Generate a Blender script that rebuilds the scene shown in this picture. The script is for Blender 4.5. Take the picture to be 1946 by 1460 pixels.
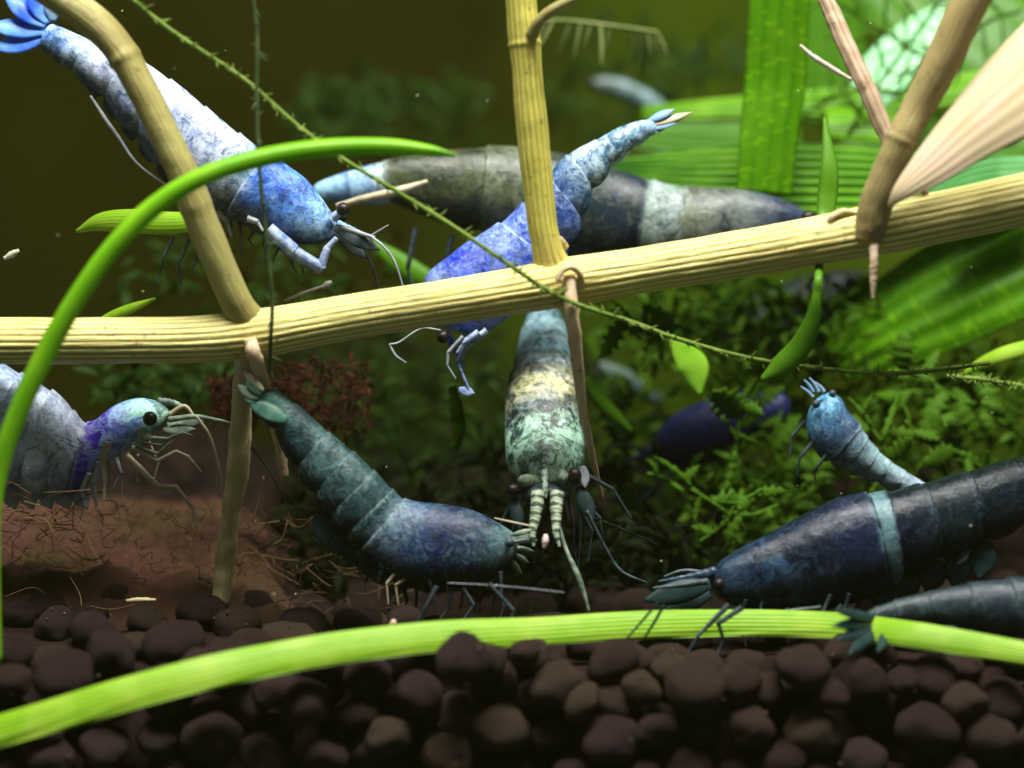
import bpy, bmesh, math, random
import numpy as np
from mathutils import Vector, Matrix, noise as mnoise

random.seed(7); np.random.seed(7)
for o in list(bpy.data.objects): bpy.data.objects.remove(o)
scene = bpy.context.scene
COL = scene.collection
MM = 0.001

# ---------------------------------------------------------------- camera
F_PX = 4571.0                  # focal length in photo pixels (photo 1946 wide)
DIST = 160*MM                  # camera to the plane of the big stem
PITCH = math.radians(4.0)
cam_d = bpy.data.cameras.new('camera'); cam = bpy.data.objects.new('camera', cam_d); COL.objects.link(cam)
cam_d.sensor_width = 36.0; cam_d.lens = 36.0*F_PX/1946.0
CAM = Vector((0, -DIST*math.cos(PITCH), DIST*math.sin(PITCH)))
cam.location = CAM; cam.rotation_euler = (math.pi/2-PITCH, 0, 0)
cam_d.clip_start = 0.01; cam_d.clip_end = 10
cam_d.dof.use_dof = True; cam_d.dof.focus_distance = DIST+4*MM; cam_d.dof.aperture_fstop = 19.0
scene.camera = cam

# ---------------------------------------------------------------- light
world = bpy.data.worlds.new('World'); scene.world = world; world.use_nodes = True
bg = world.node_tree.nodes['Background']; bg.inputs[0].default_value = (0.82, 0.95, 0.80, 1); bg.inputs[1].default_value = 0.11
def area(name, loc, target, sx, sy, power, col):
    l = bpy.data.lights.new(name, 'AREA'); l.shape = 'RECTANGLE'; l.size = sx; l.size_y = sy; l.energy = power; l.color = col
    o = bpy.data.objects.new(name, l); COL.objects.link(o); o.location = loc
    o.rotation_euler = (Vector(target)-Vector(loc)).to_track_quat('-Z', 'Y').to_euler()
    return o
area('tank_lamp', (0.016, -0.050, 0.185), (0.004, 0.010, -0.002), 0.17, 0.05, 1.5, (1.0, 1.0, 0.95))
scene.view_settings.view_transform = 'Standard'; scene.view_settings.look = 'None'
scene.view_settings.exposure = 0.0; scene.view_settings.gamma = 1.0
scene.render.resolution_x = 1024; scene.render.resolution_y = 768
scene.render.engine = 'CYCLES'
scene.cycles.transparent_max_bounces = 16

# ---------------------------------------------------------------- helpers
RT = Vector((1, 0, 0)); FW = Vector((0, math.cos(PITCH), -math.sin(PITCH))); UP = Vector((0, math.sin(PITCH), math.cos(PITCH)))
def P(px, py, y=0.0):          # the point at depth y (mm behind the big stem) that shows at this photo pixel
    d = FW + RT*((px-973.0)/F_PX) + UP*((730.0-py)/F_PX)
    return CAM + d*((y*MM-CAM.y)/d.y)
def K(y=0.0): return (DIST+y*MM)/F_PX      # metres per photo pixel at depth y

def spline(ctrl, n):           # Catmull-Rom through rows of ctrl, uniform parameter
    c = np.asarray(ctrl, float); m = len(c)
    ts = np.asarray(n, float) if not np.isscalar(n) else np.linspace(0, m-1, n)
    if m == 2:
        f = ts[:, None]; return c[0]*(1-f)+c[1]*f
    e = np.vstack([2*c[0]-c[1], c, 2*c[-1]-c[-2]])
    i = np.clip(np.floor(ts).astype(int), 0, m-2); f = (ts-i)[:, None]
    p0, p1, p2, p3 = e[i], e[i+1], e[i+2], e[i+3]
    return 0.5*((2*p1)+(p2-p0)*f+(2*p0-5*p1+4*p2-p3)*f**2+(-p0+3*p1-3*p2+p3)*f**3)

ORG = {}
def thing(name, label, cat, loc, group=None):
    o = bpy.data.objects.new(name, None); COL.objects.link(o); o.location = loc; o.empty_display_size = 0.004
    o['label'] = label; o['category'] = cat
    if group: o['group'] = group
    ORG[o] = Vector(loc); return o
def tag(o, label, cat, group=None, kind=None):
    o['label'] = label
    if cat: o['category'] = cat
    if group: o['group'] = group
    if kind: o['kind'] = kind
    return o
def obj(name, verts, faces, mat, parent=None, uvs=None, cols=None, smooth=True, kind=None):
    verts = [Vector(v) for v in verts]
    if parent is not None: org = ORG[parent]
    else:
        lo = min(verts, key=lambda v: v.z); org = lo.copy()
    me = bpy.data.meshes.new(name); me.from_pydata([tuple(v-org) for v in verts], [], faces)
    if uvs:
        ul = me.uv_layers.new(name='UVMap'); fl = [c for f in uvs for uv in f for c in uv]; ul.data.foreach_set('uv', fl)
    if cols:
        for k, arr in cols.items():
            a = me.color_attributes.new(k, 'FLOAT_COLOR', 'POINT'); a.data.foreach_set('color', np.asarray(arr, np.float32).ravel())
    me.materials.append(mat)
    bm = bmesh.new(); bm.from_mesh(me); bmesh.ops.recalc_face_normals(bm, faces=bm.faces); bm.to_mesh(me); bm.free()
    me.polygons.foreach_set('use_smooth', [smooth]*len(me.polygons))
    o = bpy.data.objects.new(name, me); COL.objects.link(o)
    if parent is not None: o.parent = parent
    else: o.location = org
    ORG[o] = org
    if kind: o['kind'] = kind
    return o

class MB:                      # collects geometry for one mesh
    def __init__(s): s.v = []; s.f = []; s.uv = []; s.w = []
    def build(s, name, mat, parent=None, **k):
        cols = None
        if s.w: cols = {'wear': [(w, w, w, 1) for w in s.w]}
        return obj(name, s.v, s.f, mat, parent, uvs=s.uv, cols=cols, **k)

def tube(mb, ctrl, radii, n=40, sides=12, ribs=0, ribamp=0.0, lump=0.0, wear=None, flat=1.0, rfun=None):
    pts = spline([tuple(p) for p in ctrl], n)
    rad = spline([(r,) for r in radii], n)[:, 0] if len(radii) == len(ctrl) else np.interp(np.linspace(0, 1, n), np.linspace(0, 1, len(radii)), radii)
    base = len(mb.v); ln = 0.0; prev = None; nrm = None
    L = []
    for i in range(n):
        p = Vector(pts[i]); t = (Vector(pts[min(i+1, n-1)])-Vector(pts[max(i-1, 0)])).normalized()
        if nrm is None:
            nrm = t.cross(Vector((0, 1, 0)))
            if nrm.length < 0.1: nrm = t.cross(Vector((0, 0, 1)))
        nrm = (nrm - t*nrm.dot(t)).normalized(); bn = t.cross(nrm)
        if prev is not None: ln += (p-prev).length
        prev = p; L.append(ln)
        r0 = max(rad[i], 1e-6)*(rfun(i/(n-1)) if rfun else 1.0)
        for s in range(sides):
            a = 2*math.pi*s/sides
            r = r0*(1+ribamp*math.cos(ribs*a)) if ribs else r0
            if lump:
                q = p+(nrm*math.cos(a)+bn*math.sin(a))*r0
                r *= 1+lump*mnoise.noise(q*(0.7/ (r0+1e-5)))
            v = p+nrm*(math.cos(a)*r)+bn*(math.sin(a)*r*flat)
            mb.v.append(v)
            if wear is not None:
                w = 0.0
                for (c, rr, st) in wear: w = max(w, st*max(0.0, 1-(v-c).length/rr))
                mb.w.append(w)
    for i in range(n-1):
        for s in range(sides):
            s2 = (s+1) % sides
            mb.f.append((base+i*sides+s, base+i*sides+s2, base+(i+1)*sides+s2, base+(i+1)*sides+s))
            mb.uv.append(((s/sides, L[i]/MM), ((s+1)/sides, L[i]/MM), ((s+1)/sides, L[i+1]/MM), (s/sides, L[i+1]/MM)))
    for i in (0, n-1):
        f = tuple(base+i*sides+s for s in range(sides)); mb.f.append(f); mb.uv.append(tuple((s/sides, L[i]/MM) for s in range(sides)))

def pxs(pl, y):                # list of (px,py[,y]) -> 3D
    return [P(q[0], q[1], q[2] if len(q) > 2 else y) for q in pl]
def tube_obj(name, pl, wpx, y, mat, parent=None, **k):
    mb = MB(); kk = K(y); tube(mb, pxs(pl, y), [w*0.5*kk for w in (wpx if isinstance(wpx, (list, tuple)) else [wpx]*len(pl))], **k)
    return mb.build(name, mat, parent)

def blade(mb, ctrl, widths, normal=(0, -1, 0.2), thick=0.00012, n=60, nx=14, ribs=0, ribamp=0.0, cup=0.0, twist=0.0, ruffle=0.0):
    pts = spline([tuple(p) for p in ctrl], n)
    wid = spline([(w,) for w in widths], n)[:, 0] if len(widths) == len(ctrl) else np.interp(np.linspace(0, 1, n), np.linspace(0, 1, len(widths)), widths)
    base = len(mb.v); ln = 0; prev = None; L = []
    N0 = Vector(normal).normalized()
    for i in range(n):
        p = Vector(pts[i]); t = (Vector(pts[min(i+1, n-1)])-Vector(pts[max(i-1, 0)])).normalized()
        nn = (N0-t*N0.dot(t)).normalized()
        if twist: nn = Matrix.Rotation(twist*i/(n-1), 3, t) @ nn
        sd = t.cross(nn)
        if prev is not None: ln += (p-prev).length
        prev = p; L.append(ln); w = max(wid[i], 2e-5)*0.5
        for side in (1, -1):
            for j in range(nx):
                x = -1+2*j/(nx-1)
                th = thick*(1-abs(x)**3*0.85)*0.5*side
                h = ribamp*math.cos(ribs*math.pi*x)*side*0.5 if ribs else 0
                h += cup*w*(1-x*x)
                if ruffle: h += ruffle*w*x*x*mnoise.noise(p*250+Vector((x*3, 0, 0)))
                mb.v.append(p+sd*(x*w)+nn*(th+h))
    R = 2*nx
    for i in range(n-1):
        a = base+i*R; b = a+R
        for j in range(nx-1):
            for off in (0, nx):
                mb.f.append((a+off+j, a+off+j+1, b+off+j+1, b+off+j))
                u0 = j/(nx-1); u1 = (j+1)/(nx-1)
                mb.uv.append(((u0, L[i]/MM), (u1, L[i]/MM), (u1, L[i+1]/MM), (u0, L[i+1]/MM)))
        for j in (0, nx-1):
            mb.f.append((a+j, a+nx+j, b+nx+j, b+j)); u = j/(nx-1)
            mb.uv.append(((u, L[i]/MM), (u, L[i]/MM), (u, L[i+1]/MM), (u, L[i+1]/MM)))
    for i in (0, n-1):
        a = base+i*R
        for j in range(nx-1):
            mb.f.append((a+j, a+j+1, a+nx+j+1, a+nx+j)); mb.uv.append(((0, L[i]/MM),)*4)

def blade_obj(name, pl, wpx, y, mat, parent=None, **k):
    mb = MB(); kk = K(y); blade(mb, pxs(pl, y), [w*kk for w in (wpx if isinstance(wpx, (list, tuple)) else [wpx]*len(pl))], **k)
    return mb.build(name, mat, parent)

# ---------------------------------------------------------------- materials
def srgb(r, g, b):
    f = lambda c: (c/255/12.92) if c/255 <= 0.04045 else ((c/255+0.055)/1.055)**2.4
    return (f(r), f(g), f(b), 1)
def newmat(name):
    m = bpy.data.materials.new(name); m.use_nodes = True; nt = m.node_tree
    return m, nt, nt.nodes['Principled BSDF'], nt.nodes['Material Output']
def nd(nt, typ, **kw):
    n = nt.nodes.new(typ)
    for k, v in kw.items():
        if k.startswith('i_'):
            key = k[2:]; n.inputs[int(key) if key.isdigit() else key.replace('_', ' ')].default_value = v
        else: setattr(n, k, v)
    return n
def ramp(nt, fac, stops):
    r = nt.nodes.new('ShaderNodeValToRGB'); e = r.color_ramp.elements
    while len(e) < len(stops): e.new(0.5)
    for q, (p, c) in zip(e, stops): q.position = p; q.color = c
    nt.links.new(fac, r.inputs[0]); return r
def mixc(nt, fac, a, b, blend='MIX'):
    m = nt.nodes.new('ShaderNodeMix'); m.data_type = 'RGBA'; m.blend_type = blend
    for s, v in ((m.inputs[0], fac), (m.inputs[6], a), (m.inputs[7], b)):
        if hasattr(v, 'is_output'): nt.links.new(v, s)
        else: s.default_value = v
    return m.outputs[2]
def mth(nt, op, a, b=0.0):
    m = nt.nodes.new('ShaderNodeMath'); m.operation = op
    for s, v in ((m.inputs[0], a), (m.inputs[1], b)):
        if hasattr(v, 'is_output'): nt.links.new(v, s)
        else: s.default_value = v
    return m.outputs[0]
def add_bump(nt, bs, h, strength, dist=0.0001):
    b = nd(nt, 'ShaderNodeBump'); b.inputs['Strength'].default_value = strength; b.inputs['Distance'].default_value = dist
    nt.links.new(h, b.inputs['Height']); nt.links.new(b.outputs[0], bs.inputs['Normal'])

def stem_mat(name, base, groove, worn, ribs=0, rough=0.38, trans=0.0):
    m, nt, bs, out = newmat(name)
    uv = nd(nt, 'ShaderNodeUVMap'); sp = nd(nt, 'ShaderNodeSeparateXYZ'); nt.links.new(uv.outputs[0], sp.inputs[0])
    tc = nd(nt, 'ShaderNodeTexCoord')
    no = nd(nt, 'ShaderNodeTexNoise', i_Scale=420.0, i_Detail=5.0); nt.links.new(tc.outputs['Object'], no.inputs['Vector'])
    nb = nd(nt, 'ShaderNodeTexNoise', i_Scale=90.0, i_Detail=3.0); nt.links.new(tc.outputs['Object'], nb.inputs['Vector'])
    # fine streaks along the length
    cb = nd(nt, 'ShaderNodeCombineXYZ'); nt.links.new(mth(nt, 'MULTIPLY', sp.outputs[0], 60.0), cb.inputs[0]); nt.links.new(mth(nt, 'MULTIPLY', sp.outputs[1], 0.35), cb.inputs[1])
    st = nd(nt, 'ShaderNodeTexNoise', i_Scale=1.0, i_Detail=4.0); nt.links.new(cb.outputs[0], st.inputs['Vector'])
    fac = mth(nt, 'MULTIPLY', ramp(nt, st.outputs[0], [(0.35, (0, 0, 0, 1)), (0.7, (1, 1, 1, 1))]).outputs[0], 0.22 if ribs > 20 else 0.45)
    if ribs:
        ph = mth(nt, 'COSINE', mth(nt, 'MULTIPLY', sp.outputs[0], 2*math.pi*ribs))
        g = ramp(nt, mth(nt, 'ADD', mth(nt, 'MULTIPLY', ph, -0.5), 0.5), [(0.60, (0, 0, 0, 1)), (0.92, (1, 1, 1, 1))]).outputs[0]
        brk = ramp(nt, no.outputs[0], [(0.35, (0.7, 0.7, 0.7, 1)), (0.60, (1, 1, 1, 1))]).outputs[0]
        fac = mth(nt, 'MAXIMUM', fac, mth(nt, 'MULTIPLY', g, brk))
    c = mixc(nt, fac, base, groove)
    bl = ramp(nt, nb.outputs[0], [(0.45, (0, 0, 0, 1)), (0.72, (0.55, 0.55, 0.55, 1))]).outputs[0]
    c = mixc(nt, bl, c, worn)
    wa = nd(nt, 'ShaderNodeAttribute', attribute_name='wear')
    wf = mth(nt, 'MULTIPLY', wa.outputs['Fac'], mth(nt, 'ADD', no.outputs[0], 0.45))
    c = mixc(nt, wf, c, worn)
    sk = nd(nt, 'ShaderNodeTexNoise', i_Scale=1800.0, i_Detail=2.0); nt.links.new(tc.outputs['Object'], sk.inputs['Vector'])
    spk = ramp(nt, sk.outputs[0], [(0.66, (0, 0, 0, 1)), (0.74, (0.7, 0.7, 0.7, 1))]).outputs[0]
    c = mixc(nt, spk, c, (worn[0]*0.45, worn[1]*0.4, worn[2]*0.4, 1))
    nt.links.new(c, bs.inputs['Base Color']); bs.inputs['Roughness'].default_value = rough
    bs.inputs['Subsurface Weight'].default_value = 0.15; bs.inputs['Subsurface Radius'].default_value = (0.0012, 0.0010, 0.0004); bs.inputs['Subsurface Scale'].default_value = 0.5
    bs.inputs['Specular IOR Level'].default_value = 0.3
    add_bump(nt, bs, mth(nt, 'ADD', st.outputs[0], no.outputs[0]), 0.6, 0.0003)
    return m

def leaf_mat(name, base, vein, blot, nv=8, cross=0.0, trans=0.4, rough=0.35, veinw=0.6):
    m, nt, bs, out = newmat(name)
    uv = nd(nt, 'ShaderNodeUVMap'); sp = nd(nt, 'ShaderNodeSeparateXYZ'); nt.links.new(uv.outputs[0], sp.inputs[0])
    tc = nd(nt, 'ShaderNodeTexCoord')
    no = nd(nt, 'ShaderNodeTexNoise', i_Scale=300.0, i_Detail=5.0); nt.links.new(tc.outputs['Object'], no.inputs['Vector'])
    cb = nd(nt, 'ShaderNodeCombineXYZ'); nt.links.new(mth(nt, 'MULTIPLY', sp.outputs[0], 26.0), cb.inputs[0]); nt.links.new(mth(nt, 'MULTIPLY', sp.outputs[1], 0.25), cb.inputs[1])
    st = nd(nt, 'ShaderNodeTexNoise', i_Scale=1.0, i_Detail=3.0); nt.links.new(cb.outputs[0], st.inputs['Vector'])
    ph = mth(nt, 'COSINE', mth(nt, 'MULTIPLY', sp.outputs[0], 2*math.pi*nv))
    g = ramp(nt, mth(nt, 'ADD', mth(nt, 'MULTIPLY', ph, 0.5), 0.5), [(0.6, (0, 0, 0, 1)), (0.95, (veinw,)*3+(1,))]).outputs[0]
    c = mixc(nt, g, base, vein)
    c = mixc(nt, mth(nt, 'MULTIPLY', ramp(nt, st.outputs[0], [(0.4, (0, 0, 0, 1)), (0.7, (1, 1, 1, 1))]).outputs[0], 0.5), c, vein)
    c = mixc(nt, ramp(nt, no.outputs[0], [(0.45, (0, 0, 0, 1)), (0.75, (0.8, 0.8, 0.8, 1))]).outputs[0], c, blot)
    if cross:
        cb2 = nd(nt, 'ShaderNodeCombineXYZ'); nt.links.new(mth(nt, 'MULTIPLY', sp.outputs[0], 5.0), cb2.inputs[0]); nt.links.new(mth(nt, 'MULTIPLY', sp.outputs[1], 2.6), cb2.inputs[1])
        n2 = nd(nt, 'ShaderNodeTexNoise', i_Scale=1.0, i_Detail=1.0); nt.links.new(cb2.outputs[0], n2.inputs['Vector'])
        c = mixc(nt, ramp(nt, n2.outputs[0], [(0.58, (0, 0, 0, 1)), (0.68, (cross,)*3+(1,))]).outputs[0], c, (min(1, vein[0]*3+0.1), min(1, vein[1]*2+0.15), vein[2]*2, 1))
    nt.links.new(c, bs.inputs['Base Color']); bs.inputs['Roughness'].default_value = rough
    bs.inputs['Specular IOR Level'].default_value = 0.2
    tr = nd(nt, 'ShaderNodeBsdfTranslucent'); nt.links.new(c, tr.inputs[0])
    mx = nd(nt, 'ShaderNodeMixShader'); mx.inputs[0].default_value = trans
    nt.links.new(bs.outputs[0], mx.inputs[1]); nt.links.new(tr.outputs[0], mx.inputs[2]); nt.links.new(mx.outputs[0], out.inputs[0])
    add_bump(nt, bs, mth(nt, 'ADD', g, no.outputs[0]), 0.3, 0.00008)
    return m

def shell_mat(name, scale=420.0, lo=0.44, hi=0.56, crack=0.6, crackc=(0.01, 0.02, 0.04, 1), cscale=260.0, rough=0.3, speck=0.5, pale=(0.50, 0.64, 0.74, 1), flake=0.5):
    m, nt, bs, out = newmat(name)
    tc = nd(nt, 'ShaderNodeTexCoord')
    A = nd(nt, 'ShaderNodeAttribute', attribute_name='ColA'); B = nd(nt, 'ShaderNodeAttribute', attribute_name='ColB'); E = nd(nt, 'ShaderNodeAttribute', attribute_name='Edge')
    no = nd(nt, 'ShaderNodeTexNoise', i_Scale=scale*1.6, i_Detail=10.0, i_Roughness=0.72, i_Distortion=0.9); nt.links.new(tc.outputs['Object'], no.inputs['Vector'])
    fine = nd(nt, 'ShaderNodeTexNoise', i_Scale=2300.0, i_Detail=4.0, i_Roughness=0.7); nt.links.new(tc.outputs['Object'], fine.inputs['Vector'])
    mid = nd(nt, 'ShaderNodeTexNoise', i_Scale=1250.0, i_Detail=6.0, i_Roughness=0.7, i_Distortion=1.5); nt.links.new(tc.outputs['Object'], mid.inputs['Vector'])
    f = ramp(nt, no.outputs[0], [(lo, (0, 0, 0, 1)), (hi, (1, 1, 1, 1))]).outputs[0]
    c = mixc(nt, f, A.outputs['Color'], B.outputs['Color'])
    # pale flakes and dark freckles of pigment
    fl = ramp(nt, mid.outputs[0], [(0.53, (0, 0, 0, 1)), (0.60, (flake,)*3+(1,))]).outputs[0]
    c = mixc(nt, fl, c, mixc(nt, 0.45, c, pale))
    dk = ramp(nt, mid.outputs[0], [(0.40, (0.95,)*3+(1,)), (0.46, (0, 0, 0, 1))]).outputs[0]
    c = mixc(nt, mth(nt, 'MULTIPLY', dk, crack), c, mixc(nt, 0.25, crackc, c))
    # broken pale line on the shell edges
    eg = mth(nt, 'MULTIPLY', E.outputs['Fac'], ramp(nt, mid.outputs[0], [(0.42, (0, 0, 0, 1)), (0.58, (1, 1, 1, 1))]).outputs[0])
    c = mixc(nt, mth(nt, 'MULTIPLY', eg, 0.6), c, mixc(nt, 0.5, c, pale))
    # dark branching lines between pigment patches
    wv = nd(nt, 'ShaderNodeTexNoise', i_Scale=520.0, i_Detail=6.0); nt.links.new(tc.outputs['Object'], wv.inputs['Vector'])
    off = nd(nt, 'ShaderNodeVectorMath', operation='MULTIPLY_ADD'); nt.links.new(wv.outputs['Color'], off.inputs[0]); off.inputs[1].default_value = (0.0045,)*3; nt.links.new(tc.outputs['Object'], off.inputs[2])
    vo = nd(nt, 'ShaderNodeTexVoronoi', feature='DISTANCE_TO_EDGE'); vo.inputs['Scale'].default_value = cscale*1.4; nt.links.new(off.outputs[0], vo.inputs['Vector'])
    cr = ramp(nt, vo.outputs['Distance'], [(0.0, (1, 1, 1, 1)), (0.09, (0, 0, 0, 1))]).outputs[0]
    gate = ramp(nt, no.outputs[0], [(0.42, (0.0, 0.0, 0.0, 1)), (0.56, (1, 1, 1, 1))]).outputs[0]
    c = mixc(nt, mth(nt, 'MULTIPLY', mth(nt, 'MULTIPLY', cr, gate), crack), c, crackc)
    sk = ramp(nt, fine.outputs[0], [(0.32, (0.30, 0.32, 0.36, 1)), (0.62, (1.15, 1.15, 1.15, 1))]).outputs[0]
    c = mixc(nt, speck, c, mixc(nt, 1.0, c, sk, 'MULTIPLY'))
    nt.links.new(c, bs.inputs['Base Color']); bs.inputs['Roughness'].default_value = rough; bs.inputs['Specular IOR Level'].default_value = 0.32
    hs = nd(nt, 'ShaderNodeHueSaturation', i_Saturation=1.08); nt.links.new(c, hs.inputs['Color']); nt.links.new(hs.outputs[0], bs.inputs['Base Color'])
    bs.inputs['Subsurface Weight'].default_value = 0.08; bs.inputs['Subsurface Radius'].default_value = (0.0003, 0.0004, 0.0006); bs.inputs['Subsurface Scale'].default_value = 0.5
    add_bump(nt, bs, mth(nt, 'ADD', mth(nt, 'ADD', no.outputs[0], mid.outputs[0]), mth(nt, 'MULTIPLY', fine.outputs[0], 0.3)), 0.4, 0.00018)
    return m

def plain_mat(name, c1, c2, scale=600.0, rough=0.5, trans=0.0, bump=0.2, alpha=1.0):
    m, nt, bs, out = newmat(name)
    tc = nd(nt, 'ShaderNodeTexCoord')
    no = nd(nt, 'ShaderNodeTexNoise', i_Scale=scale, i_Detail=5.0); nt.links.new(tc.outputs['Object'], no.inputs['Vector'])
    c = mixc(nt, ramp(nt, no.outputs[0], [(0.35, (0, 0, 0, 1)), (0.65, (1, 1, 1, 1))]).outputs[0], c1, c2)
    nt.links.new(c, bs.inputs['Base Color']); bs.inputs['Roughness'].default_value = rough; bs.inputs['Specular IOR Level'].default_value = (0.06 if trans >= .3 else 0.25) if rough < .55 else 0.03; bs.inputs['Alpha'].default_value = alpha
    add_bump(nt, bs, no.outputs[0], bump, 0.0004)
    if trans:
        tr = nd(nt, 'ShaderNodeBsdfTranslucent'); nt.links.new(c, tr.inputs[0])
        mx = nd(nt, 'ShaderNodeMixShader'); mx.inputs[0].default_value = trans
        nt.links.new(bs.outputs[0], mx.inputs[1]); nt.links.new(tr.outputs[0], mx.inputs[2]); nt.links.new(mx.outputs[0], out.inputs[0])
    return m

M = {}
M['stem'] = stem_mat('stem_cream', (0.80, 0.73, 0.27, 1), (0.25, 0.17, 0.025, 1), (0.52, 0.40, 0.11, 1), ribs=22)
M['stem_y'] = stem_mat('stem_yellow_green', (0.56, 0.52, 0.11, 1), (0.33, 0.28, 0.04, 1), (0.44, 0.35, 0.09, 1), ribs=16)
M['stem_l'] = stem_mat('stem_olive', (0.33, 0.30, 0.10, 1), (0.22, 0.19, 0.055, 1), (0.36, 0.28, 0.10, 1))
M['stem_t'] = stem_mat('stem_tan', (0.34, 0.27, 0.115, 1), (0.25, 0.19, 0.065, 1), (0.30, 0.20, 0.07, 1))
M['stem_p'] = stem_mat('stem_pink', (0.52, 0.38, 0.26, 1), (0.30, 0.20, 0.11, 1), (0.28, 0.16, 0.09, 1), ribs=7)
M['root'] = stem_mat('root_pinkish', (0.82, 0.62, 0.43, 1), (0.62, 0.40, 0.22, 1), (0.56, 0.36, 0.18, 1))
M['root_b'] = stem_mat('root_beige', (0.66, 0.56, 0.32, 1), (0.50, 0.40, 0.20, 1), (0.42, 0.30, 0.13, 1))
M['leaf_front'] = leaf_mat('leaf_bright', (0.19, 0.48, 0.010, 1), (0.11, 0.34, 0.006, 1), (0.30, 0.60, 0.02, 1), nv=2, trans=0.35)
M['leaf_lime'] = leaf_mat('leaf_lime', (0.25, 0.45, 0.018, 1), (0.12, 0.28, 0.006, 1), (0.36, 0.52, 0.06, 1), nv=7, trans=0.25)
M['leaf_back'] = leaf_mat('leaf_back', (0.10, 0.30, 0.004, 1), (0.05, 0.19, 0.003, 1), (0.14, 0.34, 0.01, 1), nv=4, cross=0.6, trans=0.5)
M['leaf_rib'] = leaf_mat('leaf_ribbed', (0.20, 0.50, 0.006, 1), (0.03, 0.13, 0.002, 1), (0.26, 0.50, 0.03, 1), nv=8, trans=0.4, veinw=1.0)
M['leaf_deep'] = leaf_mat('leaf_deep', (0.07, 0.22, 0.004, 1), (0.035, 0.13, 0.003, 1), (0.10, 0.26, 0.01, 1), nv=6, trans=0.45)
M['leaf_teal'] = leaf_mat('leaf_teal', (0.10, 0.36, 0.08, 1), (0.03, 0.16, 0.03, 1), (0.2, 0.5, 0.2, 1), nv=6, trans=0.45, veinw=0.9)
M['leaf_pink'] = leaf_mat('leaf_pink', (0.66, 0.53, 0.34, 1), (0.46, 0.38, 0.17, 1), (0.74, 0.52, 0.42, 1), nv=3, trans=0.25, veinw=0.2)
M['mint_light_patch'] = leaf_mat('mint_light_patch', (0.45, 0.85, 0.50, 1), (0.38, 0.80, 0.40, 1), (0.55, 0.88, 0.60, 1), nv=3, trans=0.45, veinw=0.3)  # bright patch of light put into a pale leaf colour
M['leaf_dark'] = leaf_mat('leaf_spatulate', (0.10, 0.26, 0.012, 1), (0.06, 0.18, 0.006, 1), (0.13, 0.30, 0.02, 1), nv=1, trans=0.4)
M['moss'] = plain_mat('moss_green', (0.028, 0.09, 0.004, 1), (0.10, 0.21, 0.014, 1), 600, 0.45, 0.4)
M['moss_d'] = plain_mat('moss_deep', (0.010, 0.028, 0.003, 1), (0.026, 0.056, 0.006, 1), 300, 0.5, 0.4)
M['moss_m'] = plain_mat('moss_mid', (0.022, 0.070, 0.003, 1), (0.075, 0.155, 0.008, 1), 300, 0.5, 0.4)
M['weed'] = plain_mat('weed_shade_black', (0.006, 0.009, 0.003, 1), (0.015, 0.022, 0.006, 1), 300, 0.6, 0.3)  # near-black weed also stands in for the shadows behind the shrimps
M['moss_b'] = plain_mat('moss_bright', (0.20, 0.45, 0.02, 1), (0.32, 0.58, 0.05, 1), 400, 0.45, 0.4)
M['frond'] = plain_mat('frond_olive', (0.13, 0.17, 0.05, 1), (0.22, 0.25, 0.09, 1), 400, 0.6, 0.3)
M['strand'] = plain_mat('strand_green', (0.12, 0.20, 0.03, 1), (0.22, 0.30, 0.06, 1), 500, 0.5, 0.3)
M['strand_d'] = plain_mat('strand_dark', (0.03, 0.06, 0.015, 1), (0.08, 0.12, 0.04, 1), 500, 0.5, 0.2)
M['soil'] = plain_mat('soil_dark', (0.009, 0.0055, 0.0045, 1), (0.017, 0.010, 0.008, 1), 500, 0.9)
M['mulm'] = plain_mat('mulm_haze_red', (0.066, 0.029, 0.022, 1), (0.040, 0.027, 0.012, 1), 130, 0.95, 0, 0.6)
M['mulm_f'] = plain_mat('mulm_fibre', (0.20, 0.13, 0.06, 1), (0.12, 0.075, 0.035, 1), 300, 0.8, 0.2)
M['redmoss'] = plain_mat('red_moss', (0.055, 0.016, 0.010, 1), (0.03, 0.014, 0.008, 1), 300, 0.8, 0.2)
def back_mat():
    m, nt, bs, out = newmat('back_algae_glow'); tc = nd(nt, 'ShaderNodeTexCoord'); sp = nd(nt, 'ShaderNodeSeparateXYZ'); nt.links.new(tc.outputs['Generated'], sp.inputs[0])
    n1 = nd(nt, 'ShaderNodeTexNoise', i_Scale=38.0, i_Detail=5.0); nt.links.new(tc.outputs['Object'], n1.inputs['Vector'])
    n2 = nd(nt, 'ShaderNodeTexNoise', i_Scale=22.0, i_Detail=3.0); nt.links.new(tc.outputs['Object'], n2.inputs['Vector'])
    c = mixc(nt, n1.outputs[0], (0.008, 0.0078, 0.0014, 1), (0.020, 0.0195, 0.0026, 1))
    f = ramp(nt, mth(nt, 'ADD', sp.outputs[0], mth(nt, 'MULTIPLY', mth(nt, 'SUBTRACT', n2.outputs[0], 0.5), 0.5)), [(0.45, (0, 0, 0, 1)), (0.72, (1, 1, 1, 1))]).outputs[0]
    c = mixc(nt, f, c, mixc(nt, n1.outputs[0], (0.018, 0.035, 0.002, 1), (0.07, 0.115, 0.006, 1)))  # green glow behind the right side painted into the wall colour
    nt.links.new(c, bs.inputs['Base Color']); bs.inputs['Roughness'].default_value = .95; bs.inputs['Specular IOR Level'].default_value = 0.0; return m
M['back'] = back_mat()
M['eye'] = plain_mat('eye_black', (0.005, 0.004, 0.005, 1), (0.02, 0.010, 0.008, 1), 3000, 0.4)
M['limb_w'] = plain_mat('limb_whitish', (0.40, 0.42, 0.44, 1), (0.24, 0.26, 0.30, 1), 900, 0.4, 0.2)
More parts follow.
